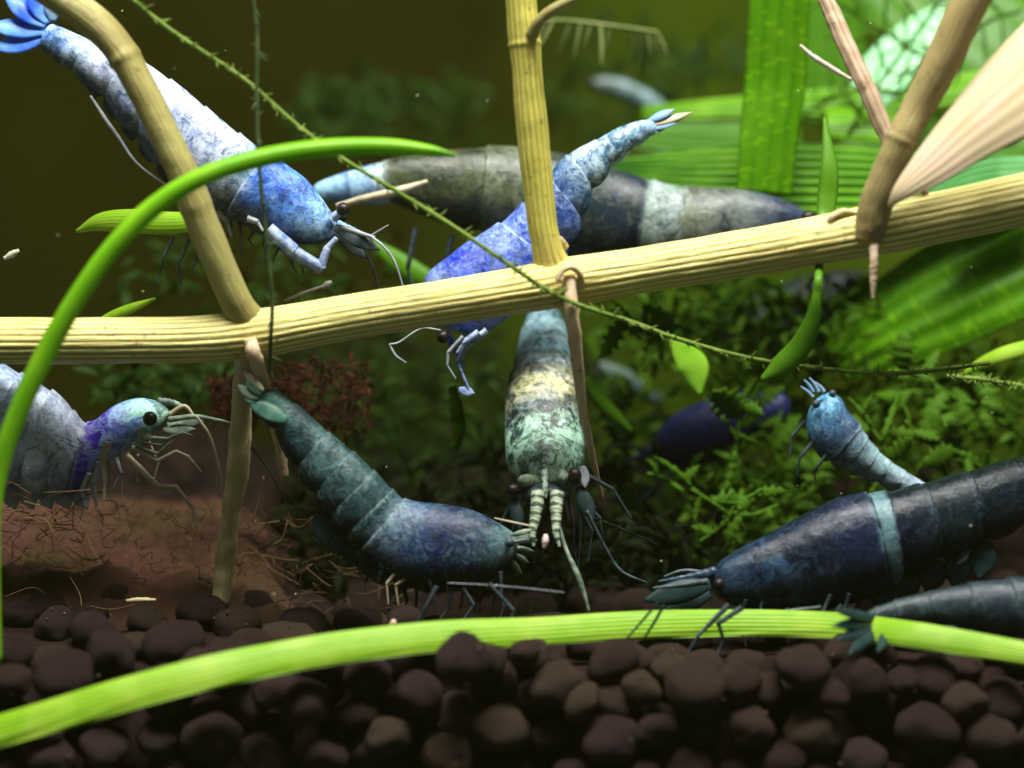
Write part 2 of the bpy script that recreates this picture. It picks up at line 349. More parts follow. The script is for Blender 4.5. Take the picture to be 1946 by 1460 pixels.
M['limb_c'] = plain_mat('limb_cream', (0.56, 0.50, 0.34, 1), (0.34, 0.29, 0.18, 1), 900, 0.4, 0.2)
M['limb_d'] = plain_mat('limb_dark', (0.010, 0.017, 0.022, 1), (0.07, 0.095, 0.10, 1), 900, 0.4, 0.1)
M['limb_g'] = plain_mat('limb_green', (0.10, 0.15, 0.10, 1), (0.30, 0.36, 0.26, 1), 1400, 0.4, 0.2)
M['limb_b'] = plain_mat('limb_blue', (0.08, 0.14, 0.36, 1), (0.44, 0.52, 0.66, 1), 1300, 0.4, 0.2)
M['fin_blue'] = plain_mat('fin_blue', (0.03, 0.11, 0.75, 1), (0.18, 0.42, 0.85, 1), 500, 0.35, 0.25)
M['fin_pale'] = plain_mat('fin_pale', (0.30, 0.46, 0.58, 1), (0.14, 0.28, 0.48, 1), 700, 0.35, 0.25)
M['fin_teal'] = plain_mat('fin_teal', (0.035, 0.14, 0.11, 1), (0.20, 0.32, 0.22, 1), 700, 0.4, 0.2)
M['fin_dark'] = plain_mat('fin_dark', (0.006, 0.018, 0.018, 1), (0.02, 0.045, 0.045, 1), 500, 0.4, 0.15)
def band_mat(name, c1, c2, per):
    m, nt, bs, out = newmat(name); uv = nd(nt, 'ShaderNodeUVMap'); sp = nd(nt, 'ShaderNodeSeparateXYZ'); nt.links.new(uv.outputs[0], sp.inputs[0])
    tc = nd(nt, 'ShaderNodeTexCoord'); no = nd(nt, 'ShaderNodeTexNoise', i_Scale=1500.0, i_Detail=4.0); nt.links.new(tc.outputs['Object'], no.inputs['Vector'])
    w = mth(nt, 'ADD', mth(nt, 'SINE', mth(nt, 'MULTIPLY', sp.outputs[1], 2*math.pi*per)), mth(nt, 'MULTIPLY', mth(nt, 'SUBTRACT', no.outputs[0], .5), 5.0))
    c = mixc(nt, ramp(nt, mth(nt, 'ADD', mth(nt, 'MULTIPLY', w, .5), .5), [(.3, (0, 0, 0, 1)), (.55, (1, 1, 1, 1))]).outputs[0], c1, c2)
    nt.links.new(c, bs.inputs['Base Color']); bs.inputs['Roughness'].default_value = .45; bs.inputs['Specular IOR Level'].default_value = .2; return m
M['limb_band'] = band_mat('limb_banded', (0.045, 0.065, 0.045, 1), (0.32, 0.38, 0.26, 1), 1.7)
M['debris'] = plain_mat('debris_pale', (0.55, 0.50, 0.42, 1), (0.40, 0.34, 0.26, 1), 900, 0.6)
M['debris_p'] = plain_mat('debris_pink', (0.80, 0.62, 0.60, 1), (0.70, 0.50, 0.46, 1), 900, 0.6)

def pellet_mat():
    m, nt, bs, out = newmat('soil_pellet')
    tc = nd(nt, 'ShaderNodeTexCoord'); oi = nd(nt, 'ShaderNodeObjectInfo')
    no = nd(nt, 'ShaderNodeTexNoise', i_Scale=500.0, i_Detail=7.0, i_Roughness=0.7); nt.links.new(tc.outputs['Object'], no.inputs['Vector'])
    c0 = ramp(nt, oi.outputs['Random'], [(0.0, (0.046, 0.023, 0.021, 1)), (0.35, (0.072, 0.043, 0.032, 1)), (0.7, (0.052, 0.026, 0.029, 1)), (1.0, (0.100, 0.067, 0.040, 1))]).outputs[0]
    c = mixc(nt, ramp(nt, no.outputs[0], [(0.35, (0, 0, 0, 1)), (0.7, (0.7, 0.7, 0.7, 1))]).outputs[0], c0, (0.012, 0.008, 0.007, 1))
    sk = nd(nt, 'ShaderNodeTexNoise', i_Scale=2200.0, i_Detail=1.0); nt.links.new(tc.outputs['Object'], sk.inputs['Vector'])
    c = mixc(nt, ramp(nt, sk.outputs[0], [(0.69, (0, 0, 0, 1)), (0.73, (1, 1, 1, 1))]).outputs[0], c, (0.30, 0.22, 0.16, 1))  # pale speckles, partly pinpoint glints painted into the colour
    nt.links.new(c, bs.inputs['Base Color']); bs.inputs['Roughness'].default_value = 0.75; bs.inputs['Specular IOR Level'].default_value = 0.08
    add_bump(nt, bs, mth(nt, 'ADD', no.outputs[0], mth(nt, 'MULTIPLY', sk.outputs[0], 0.3)), 0.9, 0.0005)
    return m
M['pellet'] = pellet_mat()

# ================================================================ THE SETTING
Z0 = P(973, 1195, 0).z                      # soil level under the big stem
FRONT = -11.0                               # where the soil bed ends against the front of the tank (mm)
def soil_z(x, y):                           # metres
    px = 973+x/K(y/MM)
    h = 0.7*MM*mnoise.noise(Vector((x*160, y*160, 0)))
    yy = y/MM
    left = max(0, min(1, (560-px)/160.0)); left = left*left*(3-2*left)
    h += left*3.6*MM*max(0, min(1, (yy+2)/24.0))
    back = max(0, min(1, (yy-45)/60.0)); h += back*1.5*MM
    return Z0+h
v = []; f = []
xs = np.linspace(-0.075, 0.075, 76); ys = list(np.linspace(FRONT+4.2, 60, 60))+list(np.linspace(64, 112, 12))
v += [Vector((x, (FRONT+4.0)*MM, Z0-0.022)) for x in xs]
for y in ys:
    for x in xs: v.append(Vector((x, y*MM, soil_z(x, y*MM)-1.4*MM)))
W = len(xs)
for j in range(len(ys)):
    for i in range(W-1): f.append((j*W+i, j*W+i+1, (j+1)*W+i+1, (j+1)*W+i))
soil = obj('soil', v, f, M['soil']); soil['kind'] = 'structure'
tag(soil, 'dark brown aquarium soil bed of rounded pellets', None)

# back of the tank
def box_sheet(name, x0, x1, z0, z1, y, mat, n=24, amp=0.0):
    v = []; f = []
    for j in range(n):
        for i in range(n):
            x = x0+(x1-x0)*i/(n-1); z = z0+(z1-z0)*j/(n-1)
            v.append(Vector((x, y+amp*mnoise.noise(Vector((x*40, 0, z*40))), z)))
    for j in range(n-1):
        for i in range(n-1): f.append((j*n+i, j*n+i+1, (j+1)*n+i+1, (j+1)*n+i))
    return obj(name, v, f, mat)
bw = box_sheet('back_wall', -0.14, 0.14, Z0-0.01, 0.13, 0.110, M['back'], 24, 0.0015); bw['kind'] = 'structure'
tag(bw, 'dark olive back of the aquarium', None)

# soil pellets
def pellet_mesh(i):
    bm = bmesh.new(); bmesh.ops.create_icosphere(bm, subdivisions=3, radius=1.0)
    rs = random.Random(i); s = (rs.uniform(0.9, 1.15), rs.uniform(0.9, 1.1), rs.uniform(0.75, 1.0)); o = Vector((i*7.3, 0, 0))
    for vv in bm.verts:
        d = 1+0.24*mnoise.noise(vv.co*1.0+o)+0.09*mnoise.noise(vv.co*2.3+o)+0.03*mnoise.noise(vv.co*6+o)
        vv.co = Vector((vv.co.x*s[0], vv.co.y*s[1], vv.co.z*s[2]))*d
    me = bpy.data.meshes.new('soil_pellet'); bm.to_mesh(me); bm.free(); me.materials.append(M['pellet'])
    me.polygons.foreach_set('use_smooth', [True]*len(me.polygons)); return me
PM = [pellet_mesh(i) for i in range(7)]
rp = random.Random(21)
placed = []
def pellet(pos, r):
    o = bpy.data.objects.new('soil_pellet', rp.choice(PM)); COL.objects.link(o); o.parent = soil
    o.location = pos-ORG[soil]; o.scale = (r, r, r); o.rotation_euler = (rp.uniform(-.5, .5), rp.uniform(-.5, .5), rp.uniform(0, 6.28))
    placed.append((pos, r))
LB_X = [-120, -10, 100, 250, 420, 620, 830, 1020, 1220, 1420, 1600, 1760, 1950, 2080]; LB_R = [1425, 1392, 1360, 1316, 1273, 1235, 1210, 1200, 1188, 1184, 1190, 1210, 1242, 1266]
LB_Y = [-13.5, -13.5, -13.4, -13, -12.2, -10.5, -8.6, -6.4, -4.6, -3.6, -5.4, -8.4, -9.6, -9.8]     # where the long leaf lies on the soil
def under_leaf(p, r):          # no pellet may stand in front of or inside the leaf
    rel = p-CAM; dp = rel.dot(FW); px = 973+F_PX*rel.x/dp; row = 730-F_PX*rel.dot(UP)/dp
    return p.y/MM-r/MM > np.interp(px, LB_X, LB_Y)+.6 or row-r*F_PX/dp > np.interp(px, LB_X, LB_R)+6
def free(pos, r, k=0.82): return under_leaf(pos, r) and all((pos-q).length > (r+s)*k for q, s in placed)
# those one can pick out in the photograph: (px, py, radius px, depth)
for (a, b, c, d) in [(880, 1250, 52, -11.2), (1322, 1310, 60, -9.5), (1425, 1385, 50, -9.5), (1765, 1385, 58, -9.5), (1060, 1300, 48, -9), (1100, 1330, 42, -9.5),
        (125, 1290, 64, -8.5), (330, 1228, 56, -4), (580, 1335, 50, -9.5), (405, 1400, 55, -9.5), (305, 1405, 48, -8.5), (740, 1400, 44, -9.5),
        (1160, 1405, 54, -9.5), (1640, 1300, 60, -8), (20, 1300, 45, -9), (30, 1245, 40, -6), (1000, 1240, 30, -9.5), (385, 1165, 46, 4), (180, 1205, 50, 0),
        (700, 1290, 50, -8), (800, 1320, 52, -9), (950, 1385, 55, -9), (1250, 1390, 45, -9.5), (1540, 1390, 52, -9), (1880, 1400, 55, -9), (1900, 1335, 55, -8),
        (200, 1420, 50, -9), (100, 1440, 44, -9.5), (500, 1430, 46, -9), (850, 1430, 50, -9.5), (1300, 1455, 48, -9.5), (1640, 1445, 50, -9.5), (620, 1440, 46, -9),
        (770, 1180, 36, -3), (1540, 1275, 44, -6), (1420, 1265, 40, -5), (1210, 1265, 44, -6), (470, 1330, 48, -8)]:
    pellet(P(a, b, d), c*K(d))
tries = 0
while len(placed) < 186 and tries < 16000:             # the face of the bed against the front
    tries += 1
    d = rp.uniform(-9.6, -5.0); a = rp.uniform(-70, 2020); b = rp.uniform(1222, 1490); r = rp.uniform(34, 58)*K(d)
    p = P(a, b, d)
    if p.z > soil_z(p.x, p.y)-0.2*r: continue
    if free(p, r, .74): pellet(p, r)
tries = 0
while len(placed) < 298 and tries < 9000:             # the top of the bed
    tries += 1
    y = rp.uniform(-8, 20)*MM; x = rp.uniform(-0.043, 0.045); r = rp.uniform(1.2, 2.1)*MM
    p = Vector((x, y, soil_z(x, y)-0.55*r))
    if free(p, r, 0.8): pellet(p, r)
bm = bmesh.new(); far = []
tries = 0
while len(far) < 620 and tries < 9000:                # farther back they can no longer be told apart
    tries += 1
    y = rp.uniform(12, 95)*MM; x = rp.uniform(-0.068, 0.068); r = rp.uniform(1.2, 2.1)*MM
    p = Vector((x, y, soil_z(x, y)-0.5*r))
    if free(p, r, 0.8) and all((p-q).length > (r+s)*0.75 for q, s in far):
        far.append((p, r)); g = bmesh.ops.create_icosphere(bm, subdivisions=2, radius=r)
        for vv in g['verts']: vv.co = vv.co*(1+0.15*mnoise.noise(vv.co*900+p*500))+p-ORG[soil]
me = bpy.data.meshes.new('soil_pellets'); bm.to_mesh(me); bm.free(); me.materials.append(M['soil']); me.polygons.foreach_set('use_smooth', [True]*len(me.polygons))  # darker than the near pellets: weaker light at the back put into colour
o = bpy.data.objects.new('distant_soil_pellets', me); COL.objects.link(o); o.parent = soil; o['kind'] = 'stuff'

bm = bmesh.new()
for _ in range(900):                                  # crumbs between the pellets
    q, r0 = rp.choice(placed); d = Vector((rp.uniform(-1, 1), rp.uniform(-1, .3), rp.uniform(-.4, 1))).normalized(); r = rp.uniform(.03, .13)*MM; p = q+d*(r0*1.0)
    if p.z > soil_z(p.x, p.y)+.9*MM: continue
    g = bmesh.ops.create_icosphere(bm, subdivisions=1, radius=r)
    for vv in g['verts']: vv.co = vv.co*(1+.5*mnoise.noise(vv.co*4000+p*900))+p-ORG[soil]
me = bpy.data.meshes.new('soil_crumbs'); bm.to_mesh(me); bm.free(); me.materials.append(M['pellet']); me.polygons.foreach_set('use_smooth', [True]*len(me.polygons))
o = bpy.data.objects.new('soil_crumbs', me); COL.objects.link(o); o.parent = soil; o['kind'] = 'stuff'

# ================================================================ THE BIG RUNNER STEM
def stem_thing():
    root = thing('runner_plant', 'cream ribbed runner stem lying across the tank with upright side shoots and hanging roots', 'aquatic plant', P(475, 690, 0))
    nodes = [P(478, 620, -1.5), P(478, 660, -1.5), P(1065, 520, -1.5), P(1085, 560, -1.5), P(1650, 440, -1.5)]
    wear = [(n, 1.9*MM, 0.95) for n in nodes]
    mb = MB()
    ctrl = [(-120, 650, 1), (-20, 648, .5), (120, 648, 0), (250, 647, 0), (370, 645, 0), (478, 636, 0), (580, 618, 0), (700, 597, 0), (830, 577, 0), (960, 556, 0), (1080, 536, 0), (1230, 512, 0), (1400, 484, 0), (1550, 458, -.3), (1700, 430, -.6), (1830, 404, -.8), (1960, 376, -1), (2080, 350, -1)]
    w = [90, 88, 87, 86, 87, 92, 86, 84, 84, 86, 92, 86, 88, 90, 98, 96, 98, 98]
    def rf(t): return 1.0+0.0*t
    tube(mb, pxs(ctrl, 0), [x*.5*K(0) for x in w], n=240, sides=168, ribs=22, ribamp=0.016, lump=0.022, wear=wear)
    main = mb.build('main_stem', M['stem'], root)
    # left side shoot
    wl = [(P(212, 66, -1.8), 1.6*MM, 0.8), (P(350, 322, -1.8), 1.4*MM, 0.9), (P(470, 600, -1.5), 2.0*MM, 0.8)]
    def ring(c, s, a): return lambda t: 1+sum(aa*math.exp(-((t-cc)/ss)**2) for cc, ss, aa in zip(c, s, a))
    mb = MB(); tube(mb, pxs([(60, -40, -2), (120, 0, -2), (175, 40, -2), (222, 88, -2), (270, 170, -2), (315, 262, -2), (350, 335, -2), (385, 425, -1.6), (422, 515, -1.2), (452, 580, -.7), (468, 612, .1), (478, 640, 1.0)], -1), [x*.5*K(-1) for x in (64, 62, 64, 60, 58, 58, 60, 62, 60, 62, 78, 96)], n=160, sides=48, lump=0.035, wear=wl, rfun=ring((.30, .60), (.008, .012), (.10, .06)))
    mb.build('side_shoot', M['stem_l'], root)
    # middle side shoot
    wm = [(P(1000, 70, -1.5), 1.5*MM, 0.5), (P(1048, 485, -1.5), 2.0*MM, 0.8)]
    mb = MB(); tube(mb, pxs([(985, -60, 0), (990, 0, 0), (996, 70, 0), (1002, 140, 0), (1010, 230, 0), (1020, 330, 0), (1030, 420, 0), (1040, 475, 0), (1048, 505, .2), (1054, 535, .4)], 0), [x*.5*K(0) for x in (58, 57, 60, 56, 60, 58, 55, 58, 74, 100)], n=140, sides=96, ribs=16, ribamp=0.02, lump=0.035, wear=wm, rfun=ring((.245,), (.006,), (.08,)))
    mid = mb.build('side_shoot', M['stem_y'], root)
    mb = MB(); tube(mb, pxs([(1012, 66, -1), (1022, 44, -1.5), (1048, 20, -2), (1095, -4, -2.5), (1150, -30, -3)], -1), [x*.5*K(-1) for x in (26, 22, 20, 18, 16)], n=40, sides=16, lump=0.06)
    mb.build('leaf_stalk', M['stem_l'], mid)
    # right side shoot
    wr = [(P(1715, 265, -4), 1.0*MM, 0.9), (P(1800, 60, -4), .8*MM, 1.0), (P(1655, 455, -4), 2.0*MM, 0.7)]
    mb = MB(); tube(mb, pxs([(1880, -60, -5), (1840, 10, -5), (1790, 120, -4.5), (1745, 205, -4), (1712, 270, -4), (1680, 345, -3.5), (1660, 405, -3), (1652, 455, -2.6)], -4), [x*.5*K(-4) for x in (72, 70, 68, 62, 60, 62, 64, 54)], n=120, sides=40, lump=0.06, wear=wr, rfun=ring((.565,), (.008,), (.08,)))
    right = mb.build('side_shoot', M['stem_t'], root)
    # roots
    for pl, w, y, m in [([(476, 645, -1.4), (484, 678, -1.5), (497, 715, 1.0), (514, 775, 3.2), (530, 835, 3.8), (541, 908, 4)], (26, 28, 26, 24, 24, 16), 1, 'root'),
                        ([(468, 660, 0), (462, 720, 2), (458, 800, 4), (452, 890, 5), (438, 980, 5.5), (428, 1060, 6), (418, 1150, 6), (408, 1250, 6)], (40, 36, 40, 44, 36, 40, 34, 26), 5, 'root_b'),
                        ([(1080, 526, -1.7), (1086, 580, -2), (1092, 640, -1.5), (1098, 700, 0), (1108, 780, 2), (1124, 860, 4), (1145, 950, 6)], (26, 26, 26, 24, 18, 14, 8), -1, 'root'),
                        ([(1660, 455, -3), (1661, 490, -3.4), (1660, 530, -3.4), (1659, 568, -3.4)], (20, 17, 14, 6), -3, 'root'),
                        ([(1075, 470, 1), (1062, 455, .5), (1050, 480, 0)], (14, 12, 8), 0, 'root_b')]:
        mb = MB(); tube(mb, pxs(pl, y), [x*.5*K(y) for x in w], n=60, sides=14, lump=0.16); mb.build('root', M[m], right if pl[0][0] > 1600 else main)
    # sheath scars round the nodes
    for (a, b, c, d) in [(1083, 540, 24, 32), (1600, 415, 32, 16)]:
        mb = MB(); loop = [(a+c*math.cos(t), b+d*math.sin(t), -1.5-1.0*math.sin(t*.5)) for t in np.linspace(math.pi*1.05, math.pi*2.3, 9)]
        if c > 30: loop = [(1572, 440, -1.2), (1580, 415, -1.5), (1602, 402, -1.5), (1630, 405, -1.5)]
        tube(mb, pxs(loop, -1.6), [5*K(0), 7*K(0), 6*K(0), 3*K(0)], n=30, sides=8, lump=0.2); mb.build('node_sheath', M['root_b'], main)
    # the pale leaf that grows from the right shoot
    blade_obj('leaf', [(1690, 392, -4.5), (1715, 362, -5), (1770, 315, -5.5), (1850, 245, -6), (1950, 165, -6.5), (2060, 80, -7)], (8, 40, 84, 130, 190, 230), -6, M['leaf_pink'], right, normal=(-.25, -1, .5), n=70, nx=24, cup=0.16, thick=0.00025, ribs=6, ribamp=0.00006)
    return root
stem_thing()

# ================================================================ LEAVES AND OTHER PLANTS
tag(blade_obj('grass_leaf', [(-2, 1260, -9), (-6, 1100, -9), (-8, 980, -9), (2, 880, -9), (38, 775, -9), (90, 665, -9), (150, 560, -9), (215, 470, -8.8), (290, 395, -8.6), (380, 338, -8.4), (490, 302, -8), (610, 282, -7.6), (730, 278, -7.2), (815, 286, -7), (866, 296, -6.8)],
    (12, 14, 20, 36, 40, 42, 40, 40, 40, 38, 38, 36, 32, 22, 4), -8.5, M['leaf_front'], n=150, nx=14, cup=0.45, thick=0.0004, normal=(0, -1, .35)), 'narrow bright green grass leaf arching over the cream runner stem', 'leaf')
tag(blade_obj('leaf', [(146, 440, 4), (190, 422, 3.6), (250, 420, 3.2), (310, 424, 2.8), (365, 422, 2.4), (400, 418, 2.2)], (6, 38, 50, 48, 40, 20), 3, M['leaf_lime'], n=60, nx=16, cup=0.3, thick=0.0003, normal=(0, -1, .5)), 'short lime green leaf behind the olive side shoot and the arching grass leaf', 'leaf')
tag(blade_obj('leaf', [(180, 618, 3), (215, 600, 2.8), (255, 584, 2.6), (295, 568, 2.4)], (14, 22, 20, 3), 2.7, M['leaf_lime'], n=30, nx=10, cup=0.3, thick=0.0003, normal=(0, -1, .6)), 'tiny yellow green leaf tip poking up behind the cream runner stem', 'leaf')
tag(blade_obj('grass_leaf', [(-120, 1425, -13.5), (-10, 1392, -13.5), (100, 1360, -13.4), (250, 1316, -13), (420, 1273, -12.2), (620, 1235, -10.5), (830, 1210, -8.6), (1020, 1200, -6.4), (1220, 1188, -4.6), (1420, 1184, -3.4), (1600, 1190, -5.4), (1760, 1210, -8.4), (1950, 1242, -9.6), (2080, 1266, -9.8)],
    (60, 62, 64, 66, 66, 64, 62, 58, 58, 56, 54, 52, 46, 40), -6, M['leaf_lime'], n=180, nx=30, cup=0.10, thick=0.00035, ruffle=.1, ribs=7, ribamp=0.00006, normal=(0, -1, .55)), 'long lime green grass leaf lying along the top of the soil pellets', 'leaf')
tag(tube_obj('dead_stem', [(1545, -60, 3), (1570, 0, 2), (1605, 80, 1), (1645, 165, 0), (1682, 250, -.5), (1715, 305, -1), (1745, 345, -1.2), (1768, 385, -1)], (34, 32, 34, 34, 32, 26, 18, 10), 0, M['stem_p'], n=90, sides=28, ribs=7, ribamp=0.05, lump=0.12), 'thin pinkish brown withered stem leaning behind the tan side shoot', 'stem')
tag(tube_obj('root_fibre', [(1520, 86, 0), (1545, 108, 0), (1580, 130, 0), (1618, 152, 0)], (5, 10, 10, 6), 0, M['debris'], n=24, sides=8, lump=.2), 'short white root fibre lying against the pinkish withered stem', 'root fibre')

tag(blade_obj('leaf', [(1488, -80, 21), (1480, 40, 21), (1474, 150, 21), (1462, 250, 20.5), (1452, 370, 20)], (112, 114, 116, 110, 104), 23, M['leaf_back'], n=60, nx=18, cup=0.15, thick=0.0003, normal=(.1, -1, .3), ribs=4, ribamp=0.0001), 'broad upright green leaf blade with pale cross marks', 'leaf')
tag(blade_obj('leaf', [(1150, 330, 26), (1290, 338, 25), (1450, 340, 24), (1620, 342, 24), (1790, 348, 24), (1980, 350, 24)], (60, 120, 156, 156, 130, 110), 24, M['leaf_rib'], n=80, nx=57, ribs=8, ribamp=0.0005, cup=0.1, thick=0.0003, normal=(0, -1, .7)), 'wide ribbed bright green leaf lying behind the upright green blade', 'leaf')
tag(blade_obj('leaf', [(1220, 216, 38), (1380, 206, 37), (1560, 196, 36), (1760, 178, 35), (1990, 150, 34)], (30, 46, 60, 66, 70), 36, M['leaf_rib'], n=70, nx=24, ribs=4, ribamp=0.0002, cup=0.1, thick=0.0003, normal=(0, -1, .7)), 'narrow bright green leaf slanting above the wide ribbed leaf', 'leaf')
tag(blade_obj('leaf', [(1570, 235, 30), (1610, 236, 30), (1670, 240, 30), (1730, 244, 30)], (70, 84, 84, 70), 30, M['leaf_rib'], n=30, nx=12, cup=0.15, thick=0.0003, normal=(0, -1, .9)), 'short glowing lime leaf behind the pinkish withered stem', 'leaf')
tag(blade_obj('leaf', [(1760, 375, 20), (1830, 350, 20), (1900, 335, 20), (2000, 330, 20)], (40, 80, 90, 80), 20, M['leaf_teal'], n=40, nx=24, ribs=6, ribamp=0.0002, thick=0.0003, normal=(0, -1, .8)), 'blue green ribbed leaf below the pale pink leaf', 'leaf')
tag(blade_obj('leaf', [(1590, 690, 26), (1680, 625, 25), (1780, 570, 24), (1880, 520, 23), (2020, 455, 22)], (90, 170, 210, 220, 220), 24, M['leaf_back'], n=60, nx=26, ribs=5, ribamp=0.0002, cup=0.12, thick=0.0003, normal=(-.1, -1, .5)), 'very wide green leaf slanting under the cream runner stem', 'leaf')
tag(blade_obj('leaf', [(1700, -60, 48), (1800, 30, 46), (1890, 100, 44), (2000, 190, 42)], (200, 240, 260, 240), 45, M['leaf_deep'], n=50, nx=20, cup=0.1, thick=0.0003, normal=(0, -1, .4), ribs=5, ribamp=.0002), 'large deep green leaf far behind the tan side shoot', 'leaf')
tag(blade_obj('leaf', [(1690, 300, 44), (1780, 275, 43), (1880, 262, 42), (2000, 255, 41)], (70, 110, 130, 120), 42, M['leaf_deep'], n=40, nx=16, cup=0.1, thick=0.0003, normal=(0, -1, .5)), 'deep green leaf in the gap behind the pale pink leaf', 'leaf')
tag(blade_obj('leaf', [(1630, 225, 35), (1662, 165, 36), (1702, 112, 37), (1750, 60, 38), (1790, 15, 39)], (40, 104, 116, 96, 30), 37, M['mint_light_patch'], n=40, nx=14, cup=0.1, thick=0.0003, normal=(0, -.55, 1.1)), 'leaf shape added for the bright mint light patch behind thin needle sprigs', 'leaf')  # added leaf shape standing in for a bright patch of light
tag(blade_obj('leaf', [(1566, 225, 10), (1576, 315, 8.5), (1572, 375, 8), (1566, 425, 7), (1560, 470, 4), (1556, 520, -1.5), (1552, 560, -2.2), (1543, 610, -2), (1520, 660, -1.5), (1485, 695, -1), (1448, 722, -.6)], (5, 34, 40, 30, 18, 16, 18, 30, 42, 40, 12), 0, M['leaf_dark'], n=90, nx=10, cup=0.2, thick=0.0003, normal=(0, -1, .3)), 'dark green twisted ribbon leaf hanging over the cream runner stem', 'leaf')
tag(blade_obj('leaf', [(1276, 640, 14), (1296, 668, 14), (1318, 700, 14), (1330, 752, 14)], (10, 44, 62, 6), 14, M['moss_b'], n=24, nx=10, thick=.0003, normal=(0, -1, .7)), 'small diamond shaped yellow green leaf catching the light', 'leaf')
tag(blade_obj('leaf', [(1826, 716, 14), (1866, 690, 13), (1910, 672, 12), (1990, 650, 11)], (8, 26, 34, 30), 13, M['leaf_lime'], n=30, nx=12, cup=.2, thick=.0003, normal=(0, -1, .8)), 'narrow yellow green leaf point entering beside the mossy strand', 'leaf')
tag(blade_obj('leaf', [(1110, 720, 18), (1140, 760, 18), (1170, 790, 18), (1200, 820, 18)], (20, 26, 24, 8), 18, M['leaf_dark'], n=24, nx=10, cup=.2, thick=.0003, normal=(0, -1, .3)), 'slim olive green leaf behind the pinkish hanging root', 'leaf')
tag(blade_obj('leaf', [(690, 450, 22), (745, 490, 22), (800, 525, 22), (850, 550, 22)], (6, 36, 40, 20), 22, M['leaf_dark'], n=24, nx=10, cup=.2, thick=.0003, normal=(0, -1, .3)), 'dim green leaf behind the antennae of the white and blue shrimp', 'leaf')
tag(tube_obj('leaf', [(860, 735, 12), (868, 780, 12), (872, 820, 12), (862, 855, 12)], (16, 26, 26, 14), 12, M['moss'], n=30, sides=12, lump=.25), 'blurred pale green stubby leaf hanging beside the sage green shrimp', 'leaf')
for pl, w in [([(1710, 560, 21), (1750, 600, 20), (1775, 650, 20)], 10), ([(1650, 600, 21), (1680, 650, 20), (1690, 690, 20)], 8)]: pass

for lb, pl, w, y, mm in [('deep green leaf hanging from above between the upright blade and the mint light patch', [(1560, -80, 58), (1575, 40, 57), (1580, 140, 56), (1560, 230, 55)], (90, 120, 120, 60), 57, 'leaf_deep'),
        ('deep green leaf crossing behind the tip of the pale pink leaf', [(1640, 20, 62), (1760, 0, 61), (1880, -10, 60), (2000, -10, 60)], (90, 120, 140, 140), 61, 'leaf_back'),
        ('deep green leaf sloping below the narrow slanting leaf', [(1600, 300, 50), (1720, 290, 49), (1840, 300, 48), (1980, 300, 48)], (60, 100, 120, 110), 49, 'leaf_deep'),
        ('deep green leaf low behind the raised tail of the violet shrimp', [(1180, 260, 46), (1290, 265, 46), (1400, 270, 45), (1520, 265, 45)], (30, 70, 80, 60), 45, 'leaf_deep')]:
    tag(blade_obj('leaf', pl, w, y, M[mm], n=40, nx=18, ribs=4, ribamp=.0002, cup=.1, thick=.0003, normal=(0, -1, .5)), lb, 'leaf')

# thin mossy strands
def strand(label, pl, w, y, mat, hair, seed, group=None):
    root = thing('moss_strand', label, 'moss strand', P(pl[-1][0], pl[-1][1], pl[-1][2] if len(pl[-1]) > 2 else y))
    mb = MB(); tube(mb, pxs(pl, y), [w*.5*K(y)]*len(pl), n=120, sides=8, lump=.25); mb.build('stem', mat, root)
    rs = random.Random(seed); pts = spline([tuple(p) for p in pxs(pl, y)], 260); mb = MB()
    for i in range(4, 256):
        if rs.random() > hair: continue
        p = Vector(pts[i]); t = (Vector(pts[i+1])-p).normalized()
        sdir = (t*rs.uniform(.2, 1)+Vector((rs.uniform(-1, 1), rs.uniform(-1, .6), rs.uniform(-1, 1)))).normalized(); L = rs.uniform(.3, .95)*MM
        q = p+sdir*L
        tube(mb, [p, p.lerp(q, .5)+Vector((0, 0, -.04*MM)), q], [.06*MM, .055*MM, .015*MM], n=4, sides=4)
    mb.build('leaflets', mat, root, kind='stuff')
strand('thin green mossy strand crossing diagonally over the cream runner stem', [(215, -30, -3), (330, 62, -3), (462, 150, -3), (560, 235, -3), (640, 295, -3), (750, 362, -3), (860, 430, -3.2), (960, 498, -3.4), (1030, 545, -3), (1100, 580, -2.6), (1200, 612, -2), (1290, 645, -1), (1420, 680, 0), (1540, 698, 1), (1690, 710, 2), (1800, 700, 3), (1880, 690, 4)], 9, -2, M['strand'], .95, 3)
strand('dark hair thin strand hanging straight down over the cream runner stem', [(476, -30, -4), (488, 60, -4), (488, 200, -4), (494, 330, -4), (506, 450, -3.6), (517, 570, -3.2), (514, 650, -3), (512, 710, -2)], 8, -4, M['strand_d'], .14, 4)
strand('pale mossy strand trailing behind the very wide green leaf', [(1800, 715, 10), (1870, 722, 10), (1990, 742, 10)], 9, 10, M['strand'], .3, 5)

